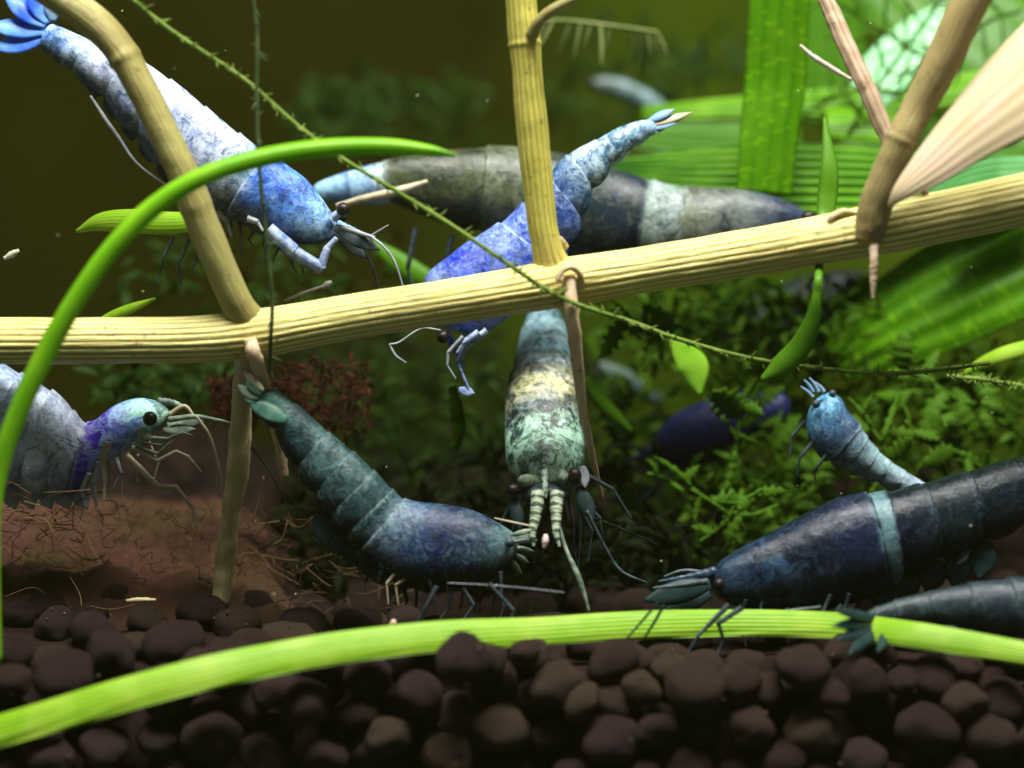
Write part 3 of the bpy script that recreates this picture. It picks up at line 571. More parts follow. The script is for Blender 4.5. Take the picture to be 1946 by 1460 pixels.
# feathery frond and needle sprigs
def leaf_mesh(name, w, t, mat, n=7, curve=0.0, rag=0.0):
    mb = MB(); pts = [Vector((i/(n-1), 0, curve*(i/(n-1))**2)) for i in range(n)]
    wd = [w*math.sin(math.pi*(0.12+0.86*i/(n-1)))**.8*(1+rag*math.sin(i*2.4+w*40)) for i in range(n)]
    blade(mb, pts, wd, normal=(0, 0, 1), thick=t, n=n, nx=5, cup=.25)
    me = bpy.data.meshes.new(name); me.from_pydata([tuple(v) for v in mb.v], [], mb.f)
    bm = bmesh.new(); bm.from_mesh(me); bmesh.ops.recalc_face_normals(bm, faces=bm.faces); bm.to_mesh(me); bm.free()
    me.materials.append(mat); me.polygons.foreach_set('use_smooth', [True]*len(me.polygons)); return me
def place(name, me, root, p, d, up, L):
    d = d.normalized(); up = (up-d*up.dot(d)).normalized(); s = up.cross(d)
    m = Matrix((d, s, up)).transposed().to_4x4()
    o = bpy.data.objects.new(name, me); COL.objects.link(o); o.parent = root
    o.matrix_local = Matrix.Translation(p-ORG[root]) @ m @ Matrix.Scale(L, 4); return o
LM = {k: [leaf_mesh('leaf', w, .05, M[k], n=13, curve=c, rag=.5) for w, c in ((.26, -.35), (.40, .25), (.16, -.6), (.5, -.2))] for k in ('moss', 'moss_d', 'moss_b')}
NM = leaf_mesh('needle', .09, .05, M['frond'], curve=-.25)
NG = leaf_mesh('needle', .07, .04, M['moss'], curve=-.25)

fr = thing('feathery_frond', 'blurred olive feathery frond hanging to the right of the middle side shoot', 'frond', P(1040, 60, 26))
mb = MB(); fpl = [(1020, 40, 26), (1080, 40, 26), (1150, 48, 26), (1210, 56, 26), (1250, 62, 26)]
tube(mb, pxs(fpl, 26), [.16*MM]*5, n=30, sides=6); mb.build('stem', M['frond'], fr)
fp = spline([tuple(p) for p in pxs(fpl, 26)], 16)
rf_ = random.Random(12)
for i in range(1, 16):
    if i in (3, 9): continue
    place('leaflet', NM, fr, Vector(fp[i]), Vector((-.45+.06*i+rf_.uniform(-.15, .15), rf_.uniform(-.6, .3), -1)), Vector((.3, -1, 0)), rf_.uniform(1.7, 4.0)*MM)

def needle_sprig(label, pl, y, n, L, seed, group=None):
    r = thing('needle_sprig', label, 'plant sprig', P(pl[0][0], pl[0][1], y), group)
    mb = MB(); tube(mb, pxs(pl, y), [.17*MM]*len(pl), n=30, sides=6); mb.build('stem', M['moss'], r)
    pts = spline([tuple(p) for p in pxs(pl, y)], n); rs = random.Random(seed)
    for i in range(1, n-1):
        t = (Vector(pts[i+1])-Vector(pts[i-1])).normalized()
        for s in (-1, 1):
            sd = t.cross(Vector((0, 1, 0)))*s
            place('needle', NG, r, Vector(pts[i]), t*rs.uniform(.3, .9)+sd+Vector((0, rs.uniform(-.6, .4), 0)), Vector((0, -1, .2)), L*rs.uniform(.7, 1.2)*MM)
needle_sprig('needle leaved green sprig rising in front of the mint light patch', [(1610, 260), (1650, 190), (1700, 120), (1760, 40), (1800, -20)], 29, 8, 3.6, 1)
needle_sprig('needle leaved green sprig leaning over the top of the mint light patch', [(1800, 150), (1740, 100), (1680, 60), (1600, 10), (1540, -30)], 31, 7, 3.8, 2)
needle_sprig('needle leaved green sprig crossing between the pinkish stem and the tan shoot', [(1560, 190), (1640, 170), (1720, 175), (1800, 160)], 28, 6, 3.8, 3)
needle_sprig('needle leaved green sprig behind the upper end of the tan shoot', [(1940, 20), (1880, 40), (1820, 80), (1740, 130)], 30, 6, 3.8, 4)
needle_sprig('blurred needle sprig low behind the upright green blade', [(1500, 250), (1540, 210), (1590, 180), (1640, 120)], 33, 6, 3.4, 5)

# leafy moss on the right
def sprig(label, pl, y, n, L, key, seed, wpx=8):
    r = thing('moss_sprig', label, 'moss', P(pl[0][0], pl[0][1], y))
    pts3 = pxs(pl, y); mb = MB(); tube(mb, pts3, [wpx*.5*K(y)]*len(pl), n=30, sides=8, lump=.2); mb.build('stem', M[key], r)
    pts = spline([tuple(p) for p in pts3], n+2); rs = random.Random(seed)
    for i in range(1, n+1):
        t = (Vector(pts[min(i+1, n+1)])-Vector(pts[i-1])).normalized(); a = rs.uniform(0, 6.28)
        sd = Vector((math.cos(a), rs.uniform(-.7, .3), math.sin(a)))
        ob = place('leaf', rs.choice(LM[key]), r, Vector(pts[i]), t*rs.uniform(.2, .8)+sd, Vector((rs.uniform(-.9, .9), -.8, rs.uniform(-.2, 1))), L*rs.uniform(.5, 1.5)*K(y))
        ob.scale.y *= rs.uniform(.6, 1.7); ob.scale.z *= rs.uniform(.6, 2.2)
sp = [('lobed green moss sprig below the small diamond shaped leaf', [(1390, 890), (1400, 840), (1405, 790), (1420, 740)], 16, 8, 58, 'moss'),
      ('arching moss sprig curling beneath the purple blue shrimp', [(1230, 900), (1300, 920), (1360, 960), (1420, 980), (1480, 960)], 14, 12, 60, 'moss'),
      ('moss sprig with bright tips beside the small sky blue shrimp', [(1700, 900), (1680, 850), (1650, 810), (1620, 790)], 14, 9, 62, 'moss'),
      ('moss sprig rising behind the back of the dark banded shrimp', [(1880, 900), (1820, 860), (1760, 840), (1720, 800)], 16, 12, 62, 'moss'),
      ('low moss sprig touching the rostrum of the dark banded shrimp', [(1330, 1030), (1370, 1000), (1400, 960), (1450, 930)], 12, 9, 54, 'moss'),
      ('tall moss sprig under the hanging ribbon leaf', [(1480, 900), (1470, 850), (1440, 800), (1430, 740), (1420, 700)], 20, 12, 62, 'moss'),
      ('moss sprig hanging under the runner stem near the middle root', [(1160, 590), (1200, 620), (1250, 640), (1290, 620)], 18, 9, 60, 'moss'),
      ('moss sprig below the very wide green leaf', [(1700, 700), (1760, 720), (1820, 760), (1900, 770)], 18, 12, 64, 'moss'),
      ('moss sprig bending low over the back of the dark banded shrimp', [(1960, 840), (1900, 800), (1850, 780), (1800, 790)], 20, 11, 66, 'moss'),
      ('dim moss sprig in the hollow behind the sage green shrimp', [(1180, 980), (1200, 920), (1190, 860), (1160, 820)], 24, 11, 60, 'moss_d'),
      ('dim moss sprig between the two leaves under the runner stem', [(1540, 720), (1590, 680), (1620, 640), (1640, 600)], 28, 11, 64, 'moss_d'),
      ('dim moss sprig behind the small sky blue shrimp', [(1500, 940), (1540, 900), (1600, 880), (1660, 890)], 24, 12, 64, 'moss'),
      ('dim moss sprig beneath the blurred pale baby shrimp', [(1120, 800), (1160, 790), (1210, 800), (1260, 770)], 30, 9, 56, 'moss_d'),
      ('leafy moss sprig under the pale mossy strand', [(1640, 770), (1700, 750), (1760, 745), (1830, 760)], 22, 11, 60, 'moss')]
for i, (lb, pl, y, n, L, k) in enumerate(sp): sprig(lb, pl, y, n, L, k, 40+i)
# far mass of moss that reads as one
def moss_mass(name, label, boxes, n, mats, seed, L=(1.0, 2.2)):
    rs = random.Random(seed); mb = MB()
    for _ in range(n):
        (x0, y0, x1, y1, d0, d1) = rs.choice(boxes); d = rs.uniform(d0, d1)
        p = P(rs.uniform(x0, x1), rs.uniform(y0, y1), d); L_ = rs.uniform(*L)*MM
        a = Vector((rs.uniform(-1, 1), rs.uniform(-.5, .5), rs.uniform(-.8, 1))).normalized()*L_
        blade(mb, [p, p+a*.5+Vector((0, 0, .2*MM)), p+a], [.1*MM, L_*.33, .05*MM], n=5, nx=4, normal=(rs.uniform(-.5, .5), -1, rs.uniform(0, 1)), thick=.00006)
    o = mb.build(name, mats, None); tag(o, label, 'moss', kind='stuff'); return o
moss_mass('moss', 'deep green mass of moss behind the small sky blue shrimp', [(1130, 590, 1500, 1060, 26, 46), (1450, 640, 1990, 980, 24, 46), (1300, 880, 1560, 1080, 18, 36), (1230, 540, 1700, 700, 24, 36)], 2600, M['moss_m'], 5, (.9, 2.2))
moss_mass('moss', 'black green weed standing in for shade in the hollow behind the teal shrimp', [(540, 860, 1300, 1120, 22, 44), (540, 960, 1000, 1150, 14, 30), (900, 1000, 1400, 1140, 12, 26), (520, 640, 1150, 900, 46, 70)], 2200, M['weed'], 15, (1.0, 2.6))
moss_mass('moss', 'dim green haze of moss on the tank back above the shrimps', [(560, 160, 900, 290, 60, 85), (1040, 60, 1420, 260, 55, 90), (600, 640, 960, 900, 55, 80), (1500, -20, 1950, 300, 60, 80)], 520, M['moss_d'], 6, (1.5, 3.4))
moss_mass('moss', 'dim brown green weed tangle behind the diving shrimp and runner stem', [(230, 440, 800, 600, 24, 44), (600, 700, 960, 960, 26, 46), (180, 690, 480, 760, 20, 34)], 420, M['moss_d'], 8, (1.0, 2.4))
moss_mass('red_moss', 'reddish brown moss tuft behind the tail of the teal shrimp', [(540, 690, 700, 830, 12, 22), (400, 720, 560, 800, 12, 20)], 900, M['redmoss'], 9, (.3, 1.0))

# mulm mound on the left; the reddish haze is put into its colour
def fibres(name, label, boxes, n, mat, seed, r=.05, L=(1.5, 5)):
    rs = random.Random(seed); mb = MB()
    for _ in range(n):
        (x0, y0, x1, y1, d0, d1) = rs.choice(boxes); d = rs.uniform(d0, d1); p = P(rs.uniform(x0, x1), rs.uniform(y0, y1), d)
        a = Vector((rs.uniform(-1, 1), rs.uniform(-.6, .6), rs.uniform(-.5, .5))).normalized()*rs.uniform(*L)*MM
        b = Vector((rs.uniform(-1, 1), rs.uniform(-.5, .5), rs.uniform(-1, 1)))*.6*MM
        tube(mb, [p, p+a*.5+b, p+a], [r*MM*rs.uniform(.6, 1.3)]*3, n=8, sides=4)
    o = mb.build(name, mat, None); tag(o, label, 'debris', kind='stuff'); return o
v = []; f = []; n = 60
for j in range(n):
    for i in range(n):
        y = 4+36*j/(n-1); px = -160+760*i/(n-1); x = (px-973)*K(y)
        e = min(1, min(i, n-1-i)/8, min(j, n-1-j)/6); q = Vector((x*260, y*.26, 0))
        h = (0.7+1.1*mnoise.fractal(q*1.7, .9, 2.1, 5))*e-1.4*(1-e)
        v.append(Vector((x, y*MM, soil_z(x, y*MM)+h*MM)))
for j in range(n-1):
    for i in range(n-1): f.append((j*n+i, j*n+i+1, (j+1)*n+i+1, (j+1)*n+i))
tag(obj('mulm', v, f, M['mulm']), 'waste heaped on the soil beneath the pale grey shrimp, tinted for reddish haze', 'debris', kind='stuff')
fibres('mulm_fluff', 'fine fuzz of brown fibres growing out of the reddish waste', [(-60, 960, 560, 1150, 6, 26)], 900, M['mulm'], 31, r=.03, L=(.5, 1.8))
fibres('root_fibres', 'tangle of thin tan root fibres over the reddish waste', [(-20, 940, 300, 1180, 2, 14), (300, 980, 640, 1160, 3, 14), (560, 1050, 760, 1180, 3, 10), (20, 830, 160, 1000, 0, 6)], 160, M['mulm_f'], 11, r=.032, L=(1.0, 3.6))

# ================================================================ THE SHRIMPS
def lobe(mb, p, q, w, normal, t=.00012, n=14):
    pts = [p.lerp(q, s) for s in (0, .33, .66, 1)]
    blade(mb, pts, [w*.45, w, w*.95, w*.08], n=n, nx=8, normal=normal, thick=t, cup=.12)
def lobe_obj(name, a, b, wpx, y, mat, root, normal=(0, -1, .3), **k):
    mb = MB(); lobe(mb, P(*a, y) if len(a) == 2 else P(*a), P(*b, y) if len(b) == 2 else P(*b), wpx*K(y), Vector(normal), **k); return mb.build(name, mat, root)
def ball(name, p, r, mat, root, s=(1, 1, 1), sub=3):
    bm = bmesh.new(); bmesh.ops.create_icosphere(bm, subdivisions=sub, radius=r)
    vs = [Vector((x.co.x*s[0], x.co.y*s[1], x.co.z*s[2]))+p for x in bm.verts]; fs = [tuple(w.index for w in g.verts) for g in bm.faces]; bm.free()
    return obj(name, vs, fs, mat, root)

def lerpc(stops, u):
    if u <= stops[0][0]: return stops[0][1], stops[0][2]
    for (a, c1, d1), (b, c2, d2) in zip(stops, stops[1:]):
        if u <= b:
            k = (u-a)/(b-a) if b > a else 0
            return tuple(x*(1-k)+y*k for x, y in zip(c1, c2)), tuple(x*(1-k)+y*k for x, y in zip(d1, d2))
    return stops[-1][1], stops[-1][2]

def shrimp(label, st, y, segs, pal, mat, mode='side', wr=.8, amp=.07, rost=None, rings=190, sides=56, group=None, belly=None):
    """st: stations tail to head, (dorsal px, ventral px[, depth]) or left/right edges in mode 'top'; segs: station units of the shell edges, the last is the carapace's rear edge; pal: (u, colour A, colour B)"""
    S = np.array([(a[0], a[1], a[2], a[3], a[4] if len(a) > 4 else y) for a in st], float); m = len(S)
    us = list(np.linspace(0, m-1, rings))
    for b in segs: us += [b-.05, b-.012, b+.012, b+.05]
    us = np.array(sorted(u for u in us if 0 <= u <= m-1)); R = spline(S, us)
    D = [P(r[0], r[1], r[4]) for r in R]; V = [P(r[2], r[3], r[4]) for r in R]; C = [(a+b)*.5 for a, b in zip(D, V)]
    root = thing('shrimp', label, 'shrimp', min(V, key=lambda q: q.z), group)
    vs = []; ca = []; cb = []; ce = []; n = len(us)
    for i, u in enumerate(us):
        T = (C[min(i+1, n-1)]-C[max(i-1, 0)]).normalized()
        if mode == 'side':
            H = (D[i]-V[i])*.5; Lv = T.cross(H).normalized()*H.length*wr
        else:
            Lv = (D[i]-V[i])*.5; H = T.cross(Lv).normalized()*Lv.length*wr
            if H.dot(CAM-C[i]) < 0: H = -H
        sc = 1.0; ph = .5; incar = u >= segs[-1]
        for a, b in zip(segs, segs[1:]):
            if a <= u < b: ph = (u-a)/(b-a); sc = 1+amp*(.55-ph*1.0)
        if incar:
            ph = (u-segs[-1])/(m-1-segs[-1]); sc = 1+amp*.8*max(0, 1-ph*3); 
        e0 = min(1, (u+.02)/.25); e1 = min(1, (m-1-u+.03)/.35)      # rounded ends
        end = math.sqrt(max(.02, 1-(1-e0)**2))*math.sqrt(max(.02, 1-(1-e1)**2))
        for s in range(sides):
            a = 2*math.pi*s/sides; ct = math.cos(a); sn = math.sin(a)
            wob = .07*mnoise.noise(Vector((ct*1.3, sn*1.3, u*2.1)))
            u2 = u+wob; sc = 1.0; ph = .5
            for a_, b_ in zip(segs, segs[1:]):
                if a_ <= u2 < b_: ph = (u2-a_)/(b_-a_); sc = 1+amp*(.55-ph*1.0)
            if u2 >= segs[-1]: sc = 1+amp*.8*max(0, 1-(u2-segs[-1])/(m-1-segs[-1])*3)
            k = sc*end
            q0 = C[i]+H*ct+Lv*sn
            k *= 1+.03*mnoise.noise(q0*420)+.006*mnoise.noise(q0*1500)
            if ct < 0 and not incar and u > segs[0]: k *= 1-.20*(-ct)*abs(2*ph-1)**2.2
            xs_ = sn*abs(sn)**(-.12) if abs(sn) > 1e-4 else 0
            p = C[i]+H*(ct*k)+Lv*(xs_*k)
            vs.append(p); A2, B2 = lerpc(pal, u2+.12*mnoise.noise(q0*700)+.1*mnoise.noise(q0*1800))
            edge = 0.0
            for bq in segs: edge = max(edge, math.exp(-((u2-bq-.06)/.07)**2))
            ce.append((edge, edge, edge, 1))
            if belly and ct < -.25:  # shade on the underside painted into the vertex colours
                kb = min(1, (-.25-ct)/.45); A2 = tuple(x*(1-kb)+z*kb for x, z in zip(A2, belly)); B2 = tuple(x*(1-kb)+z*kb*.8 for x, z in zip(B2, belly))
            ca.append((*A2, 1)); cb.append((*B2, 1))
    fs = []
    for i in range(n-1):
        for s in range(sides):
            s2 = (s+1) % sides; fs.append((i*sides+s, i*sides+s2, (i+1)*sides+s2, (i+1)*sides+s))
    fs.append(tuple(range(sides))); fs.append(tuple((n-1)*sides+s for s in range(sides)))
    if rost:                    # rostrum: toothed spike grown from the carapace
        mb = MB(); pl = pxs(rost[0], y); tube(mb, pl, [w*.5*K(y) for w in rost[1]], n=26, sides=8, flat=.6, rfun=lambda t: 1+.25*abs(math.sin(t*22)))
        b0 = len(vs); A, B = pal[-1][1], pal[-1][2]
        vs += mb.v; fs += [tuple(q+b0 for q in g) for g in mb.f]; ca += [(*A, 1)]*len(mb.v); cb += [(*B, 1)]*len(mb.v); ce += [(0, 0, 0, 1)]*len(mb.v)
    obj('body', vs, fs, mat, root, cols={'ColA': ca, 'ColB': cb, 'Edge': ce})
    return root
def limb(root, name, pl, w, y, mat, n=30, sides=8, lump=.12):
    mb = MB(); tube(mb, pxs(pl, y), [x*.5*K(y) for x in (w if isinstance(w, (list, tuple)) else [w, w*.8, w*.4][:max(2, 3)])], n=n, sides=sides, lump=lump); return mb.build(name, mat, root)
def jointed(root, pl, w, y, mat, name='leg'):          # a leg with clear bends
    mb = MB(); p3 = pxs(pl, y); ctrl = []
    for a, b in zip(p3, p3[1:]): ctrl += [a, a.lerp(b, .12), a.lerp(b, .88)]
    ctrl.append(p3[-1]); nn = len(ctrl); tube(mb, ctrl, [w*.5*K(y)*(1-.72*i/(nn-1)) for i in range(nn)], n=nn*5, sides=8, lump=.1); return mb.build(name, mat, root)

def fine_legs(root, a, b, n, L, lean, w, y0, y1, mat, seed, name='leg'):   # rows of thin walking legs along the belly from a to b
    rs = random.Random(seed)
    for i in range(n):
        t = (i+rs.uniform(-.2, .2))/max(1, n-1); x = a[0]+(b[0]-a[0])*t; yy = a[1]+(b[1]-a[1])*t; l = L*rs.uniform(.7, 1.15); y = rs.uniform(y0, y1)
        k1 = (x+lean*l*.45+rs.uniform(-.12, .12)*l, yy+l*.42); k2 = (k1[0]-lean*l*.25+rs.uniform(-.15, .15)*l, k1[1]+l*.33); k3 = (k2[0]+lean*l*.12+rs.uniform(-.12, .12)*l, k2[1]+l*.25)
        jointed(root, [(x, yy-8), k1, k2, k3], w, y, mat, name)

# --- A: white and blue shrimp, top left
W1 = (.50, .55, .68); W2 = (.17, .21, .48); BL = (.035, .13, .66); BL2 = (.13, .28, .74); LB = (.34, .54, .76)
mA = shell_mat('shell_white_blue', 330, .45, .62, .75, (.02, .05, .09, 1), 230)
A = shrimp('white and blue mottled shrimp diving head down past the olive side shoot',
    [(92, 42, 72, 88), (140, 62, 112, 122), (200, 85, 158, 160), (265, 115, 205, 205), (320, 148, 250, 262), (375, 190, 300, 318), (430, 235, 352, 362), (485, 275, 405, 396), (530, 303, 452, 422), (575, 335, 500, 445), (614, 380, 556, 464), (646, 432, 624, 464)], 7,
    [.5, 1.5, 2.8, 4.1, 5.3, 6.4, 7.5], [(0, LB, BL), (1.4, (.42, .52, .66), (.22, .32, .50)), (2.2, (.62, .66, .80), (.40, .46, .66)), (3.2, W1, (.34, .39, .58)), (6, W1, W2), (7.4, (.55, .62, .72), (.12, .2, .26)), (7.8, (.12, .22, .55), BL), (9.3, BL2, (.09, .09, .38)), (10, LB, BL2), (11, LB, (.24, .36, .55))], mA,
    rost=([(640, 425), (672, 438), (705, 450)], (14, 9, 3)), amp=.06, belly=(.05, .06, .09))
for a, b, w in [((88, 48), (8, -6), 40), ((92, 44), (52, -16), 34), ((84, 60), (-24, 48), 40), ((84, 72), (-18, 92), 42), ((100, 40), (98, -10), 28)]: lobe_obj('tail_fin', a, b, w, 7, M['fin_blue'] if w != 28 else M['fin_pale'], A, normal=(.3, -1, .5))
ea = ball('eye', P(652, 398, 5.4), 13*K(5.4), M['eye'], A); limb(ea, 'eyestalk', [(630, 416), (644, 404)], (18, 14), 6, M['limb_b'])
ball('eye', P(648, 412, 9.4), 12*K(9), M['eye'], A)
lobe_obj('antennal_scale', (636, 432), (722, 476), 30, 6, M['limb_d'], A); lobe_obj('antennal_scale', (636, 440), (700, 492), 26, 7.6, M['limb_d'], A)
limb(A, 'antennule', [(648, 432, 6), (680, 442, 6), (712, 452, 5.6)], (10, 9, 7), 6, M['limb_w'])
limb(A, 'antenna', [(706, 450, 5.4), (728, 468, 5), (750, 498, 5), (768, 552, 5.2)], (5, 5, 5, 3), 5, M['limb_w'])
limb(A, 'antenna', [(706, 448, 6), (722, 438, 5.6), (738, 428, 5.4)], (5, 4, 2), 5, M['limb_w'])
limb(A, 'antenna', [(690, 470, 7), (712, 520, 8), (718, 570, 9)], (4, 4, 3), 8, M['limb_d'])
jointed(A, [(510, 436), (560, 478), (610, 508), (622, 472), (640, 452)], 30, 5, M['limb_b'])
jointed(A, [(520, 452), (566, 490), (606, 514), (618, 480)], 26, 7, M['limb_b'])
for i, (a, b) in enumerate([((470, 415), (500, 440)), ((440, 405), (478, 420)), ((430, 385), (448, 372)), ((480, 430), (525, 470)), ((415, 400), (440, 450))]): jointed(A, [a, ((a[0]+b[0])/2+4, (a[1]+b[1])/2-6), b], 16, 5.4+i*.3, M['limb_w'] if i % 2 == 0 else M['limb_d'])
for i, t in enumerate(np.linspace(0, 1, 6)):            # swimmerets under the abdomen
    x = 168+t*165; yy = 130+t*215
    lobe_obj('swimmeret', (x+22, yy-8, 7.4), (x+12+8*t, yy+58-14*t, 7.2), 46, 7, M['limb_d'], A, normal=(-.2, -1, 0))
limb(A, 'swimmeret_fringe', [(172, 182, 6.4), (200, 226, 6.4), (226, 262, 6.4), (262, 312, 6.4), (330, 362, 6.4)], (5, 8, 7, 5, 3), 6.4, M['limb_w'])
for pl in ([(360, 455), (340, 500), (345, 560)], [(380, 450), (372, 495), (365, 515)], [(330, 450), (310, 490), (300, 540)]): jointed(A, pl, 8, 8, M['limb_d'])

fine_legs(A, (430, 400), (560, 462), 8, 70, .5, 8, 6, 9, M['limb_d'], 1)

# --- B: large grey olive shrimp in the middle
mB = shell_mat('shell_grey_olive', 240, .42, .60, .6, (.006, .010, .010, 1), 300, pale=(.22, .25, .17, 1), flake=.3)
OL = (.060, .070, .034); OL2 = (.022, .028, .014); PB = (.30, .54, .68); GN = (.02, .035, .03)
B = shrimp('large grey olive shrimp stretched out behind the middle side shoot',
    [(590, 352, 602, 385), (660, 326, 672, 388), (730, 306, 742, 396), (800, 290, 806, 414), (880, 281, 876, 440), (950, 279, 940, 466), (1020, 283, 1008, 490), (1100, 298, 1080, 508), (1180, 324, 1150, 518), (1240, 342, 1205, 520), (1305, 355, 1275, 520), (1400, 360, 1385, 512), (1480, 376, 1485, 488), (1540, 405, 1548, 446)], 16,
    [.3, 2.0, 4.6, 6.8, 9.0, 9.95], [(0, PB, (.22, .38, .5)), (1.6, (.36, .52, .66), (.14, .25, .55)), (1.95, (.5, .6, .62), (.4, .5, .5)), (2.15, OL, OL2), (4.4, OL, OL2), (4.8, (.15, .18, .12), OL), (6.2, OL, OL2), (7, (.012, .018, .036), GN), (8.8, (.010, .016, .036), (.02, .032, .032)), (9.05, (.34, .42, .40), (.2, .26, .22)), (9.8, (.30, .37, .36), (.16, .2, .17)), (10.0, (.15, .17, .12), (.07, .08, .06)), (11, (.12, .14, .12), (.015, .02, .03)), (12, (.02, .03, .07), (.008, .01, .018)), (13, (.04, .06, .11), (.01, .016, .03))], mB, amp=.05)
limb(B, 'leg', [(640, 392, 12.5), (690, 378, 12), (760, 362, 12), (812, 345, 12.5)], (10, 14, 16, 8), 12, M['limb_c'])
ball('eye', P(1536, 415, 13), 15*K(13), M['eye'], B)
limb(B, 'antenna', [(1400, 440, 9), (1350, 470, 8), (1310, 500, 7)], (4, 5, 4), 8, M['limb_c'])
for i in range(4): jointed(B, [(1000-i*70, 470-i*12), (985-i*70, 510), (1000-i*72, 545)], 12, 15, M['limb_d'])

# --- C: violet blue shrimp over it
mC = shell_mat('shell_violet_blue', 380, .44, .56, .7, (.015, .02, .06, 1), 320)
C1 = (.085, .13, .60); C2 = (.27, .37, .74); CD = (.02, .025, .38)
Cs = shrimp('violet blue shrimp on the runner stem, pale tail raised behind the middle side shoot',
    [(1240, 225, 1252, 250), (1192, 236, 1212, 280), (1130, 266, 1166, 322), (1075, 297, 1128, 372), (1035, 340, 1108, 425), (990, 390, 1085, 475), (930, 438, 1055, 522), (868, 474, 1015, 562), (812, 522, 970, 600), (800, 578, 930, 628), (836, 622, 905, 640)], 9,
    [.35, 1.2, 2.0, 2.9, 3.9, 4.9, 5.7], [(0, (.14, .30, .62), (.34, .5, .66)), (1, (.48, .62, .70), (.14, .28, .40)), (2.6, (.40, .52, .62), (.06, .16, .28)), (3.4, (.14, .22, .36), (.03, .08, .17)), (4.4, (.16, .22, .58), (.04, .08, .28)), (5.4, C2, C1), (6.6, (.20, .26, .60), C1), (7.2, (.12, .17, .56), CD), (8, C1, (.24, .32, .6)), (10, C2, C1)], mC, amp=.07, rost=([(846, 632), (866, 668), (884, 700)], (16, 9, 3)))
for a, b, w in [((1232, 230), (1282, 208), 18), ((1232, 238), (1316, 214), 17), ((1232, 244), (1296, 226), 22), ((1226, 250), (1262, 246), 16)]: lobe_obj('tail_fin', a, b, w, 9, M['fin_pale'] if w != 17 else M['limb_c'], Cs, normal=(.2, -1, .8))
ball('eye', P(842, 640, 6.6), 12*K(7), M['eye'], Cs)
jointed(Cs, [(925, 628), (885, 660), (870, 690), (895, 750)], 14, 7, M['limb_b']); jointed(Cs, [(880, 640), (852, 670), (850, 695), (866, 720)], 9, 6.5, M['limb_w'])
jointed(Cs, [(910, 632), (880, 652), (868, 672)], 16, 6.6, M['limb_b']); lobe_obj('antennal_scale', (872, 740), (902, 748), 18, 7, M['limb_b'], Cs)
limb(Cs, 'antenna', [(740, 655, 6), (752, 676, 6), (772, 690, 6)], (4, 5, 3), 6, M['limb_w']); limb(Cs, 'antenna', [(838, 628, 6), (800, 625, 6), (760, 650, 6), (740, 655, 6)], (4, 4, 4, 4), 6, M['limb_w'])

# --- E: pale grey shrimp with purple head, left edge
mE = shell_mat('shell_pale_grey', 430, .46, .54, .4, (.03, .04, .06, 1), 300)
G1 = (.52, .58, .68); G2 = (.33, .38, .50); PU = (.085, .045, .40); PU2 = (.18, .22, .60); MT = (.40, .72, .58)
E = shrimp('pale grey shrimp with purple and mint head behind the arching grass leaf',
    [(-130, 640, -170, 800), (-60, 658, -120, 850), (0, 690, -70, 900), (62, 722, 0, 930), (118, 760, 62, 948), (156, 800, 115, 950), (180, 800, 160, 925), (215, 772, 196, 885), (260, 757, 240, 858), (304, 766, 282, 834), (326, 786, 312, 812)], 5,
    [.6, 1.6, 2.6, 3.6, 4.5, 5.4], [(0, G1, G2), (2, (.44, .52, .64), (.3, .4, .56)), (3.4, G1, G2), (5.3, (.32, .35, .42), (.22, .24, .32)), (5.7, (.16, .12, .36), PU), (6.8, (.28, .38, .74), PU), (7.6, (.36, .54, .78), PU2), (8.2, (.42, .74, .66), (.16, .26, .55)), (9, MT, (.16, .30, .26)), (10, (.34, .48, .36), (.12, .16, .12))], mE,
    rost=([(300, 764), (330, 766), (358, 778)], (16, 10, 3)), amp=.06)
ball('eye', P(285, 796, 2.9), 14*K(3), M['eye'], E)
lobe_obj('antennal_scale', (318, 808), (392, 796), 26, 4.5, M['limb_g'], E); lobe_obj('antennal_scale', (310, 818), (372, 816), 20, 4, M['limb_g'], E)
limb(E, 'antennule', [(320, 798), (365, 792), (405, 797), (445, 806)], (12, 10, 8, 4), 4, M['limb_g']); limb(E, 'antennule', [(322, 788), (350, 772), (368, 790)], (10, 8, 5), 4.6, M['limb_c'])
limb(E, 'antenna', [(372, 790), (398, 828), (414, 880), (422, 930), (424, 972)], (6, 6, 6, 5, 3), 3.5, M['limb_c'])
limb(E, 'antenna', [(478, 850), (515, 900), (548, 965), (566, 1000)], (4, 4, 4, 3), 3.5, M['strand_d'])
jointed(E, [(250, 850), (300, 875), (335, 858), (358, 868), (384, 898)], 11, 3.5, M['limb_c']); jointed(E, [(240, 865), (300, 925), (335, 925), (366, 965), (373, 1005)], 13, 4, M['limb_c'])
jointed(E, [(205, 840), (194, 880), (200, 915), (198, 952)], 16, 2.6, M['limb_c']); jointed(E, [(190, 880), (178, 920), (184, 962)], 16, 3.2, M['limb_w']); jointed(E, [(170, 900), (155, 935), (160, 950)], 16, 3.6, M['limb_w']); jointed(E, [(220, 870), (230, 900), (215, 930)], 12, 4, M['limb_w'])
for i in range(5): lobe_obj('swimmeret', (10+i*32, 915, 4.6), (30+i*34, 968, 4.2), 34, 4.5, M['limb_w'], E)

lobe_obj('cheek_plate', (262, 815, 2.8), (286, 838, 2.6), 20, 2.7, M['limb_g'], E)
for pl in ([(258, 848), (300, 862), (322, 842), (338, 832)], [(270, 842), (306, 846), (330, 826)], [(284, 832), (318, 834), (348, 822), (366, 828)]): jointed(E, pl, 8, 3.4, M['limb_g'], 'mouthpart')
fine_legs(E, (150, 915), (280, 845), 6, 80, .3, 5, 3, 6, M['limb_c'], 3)

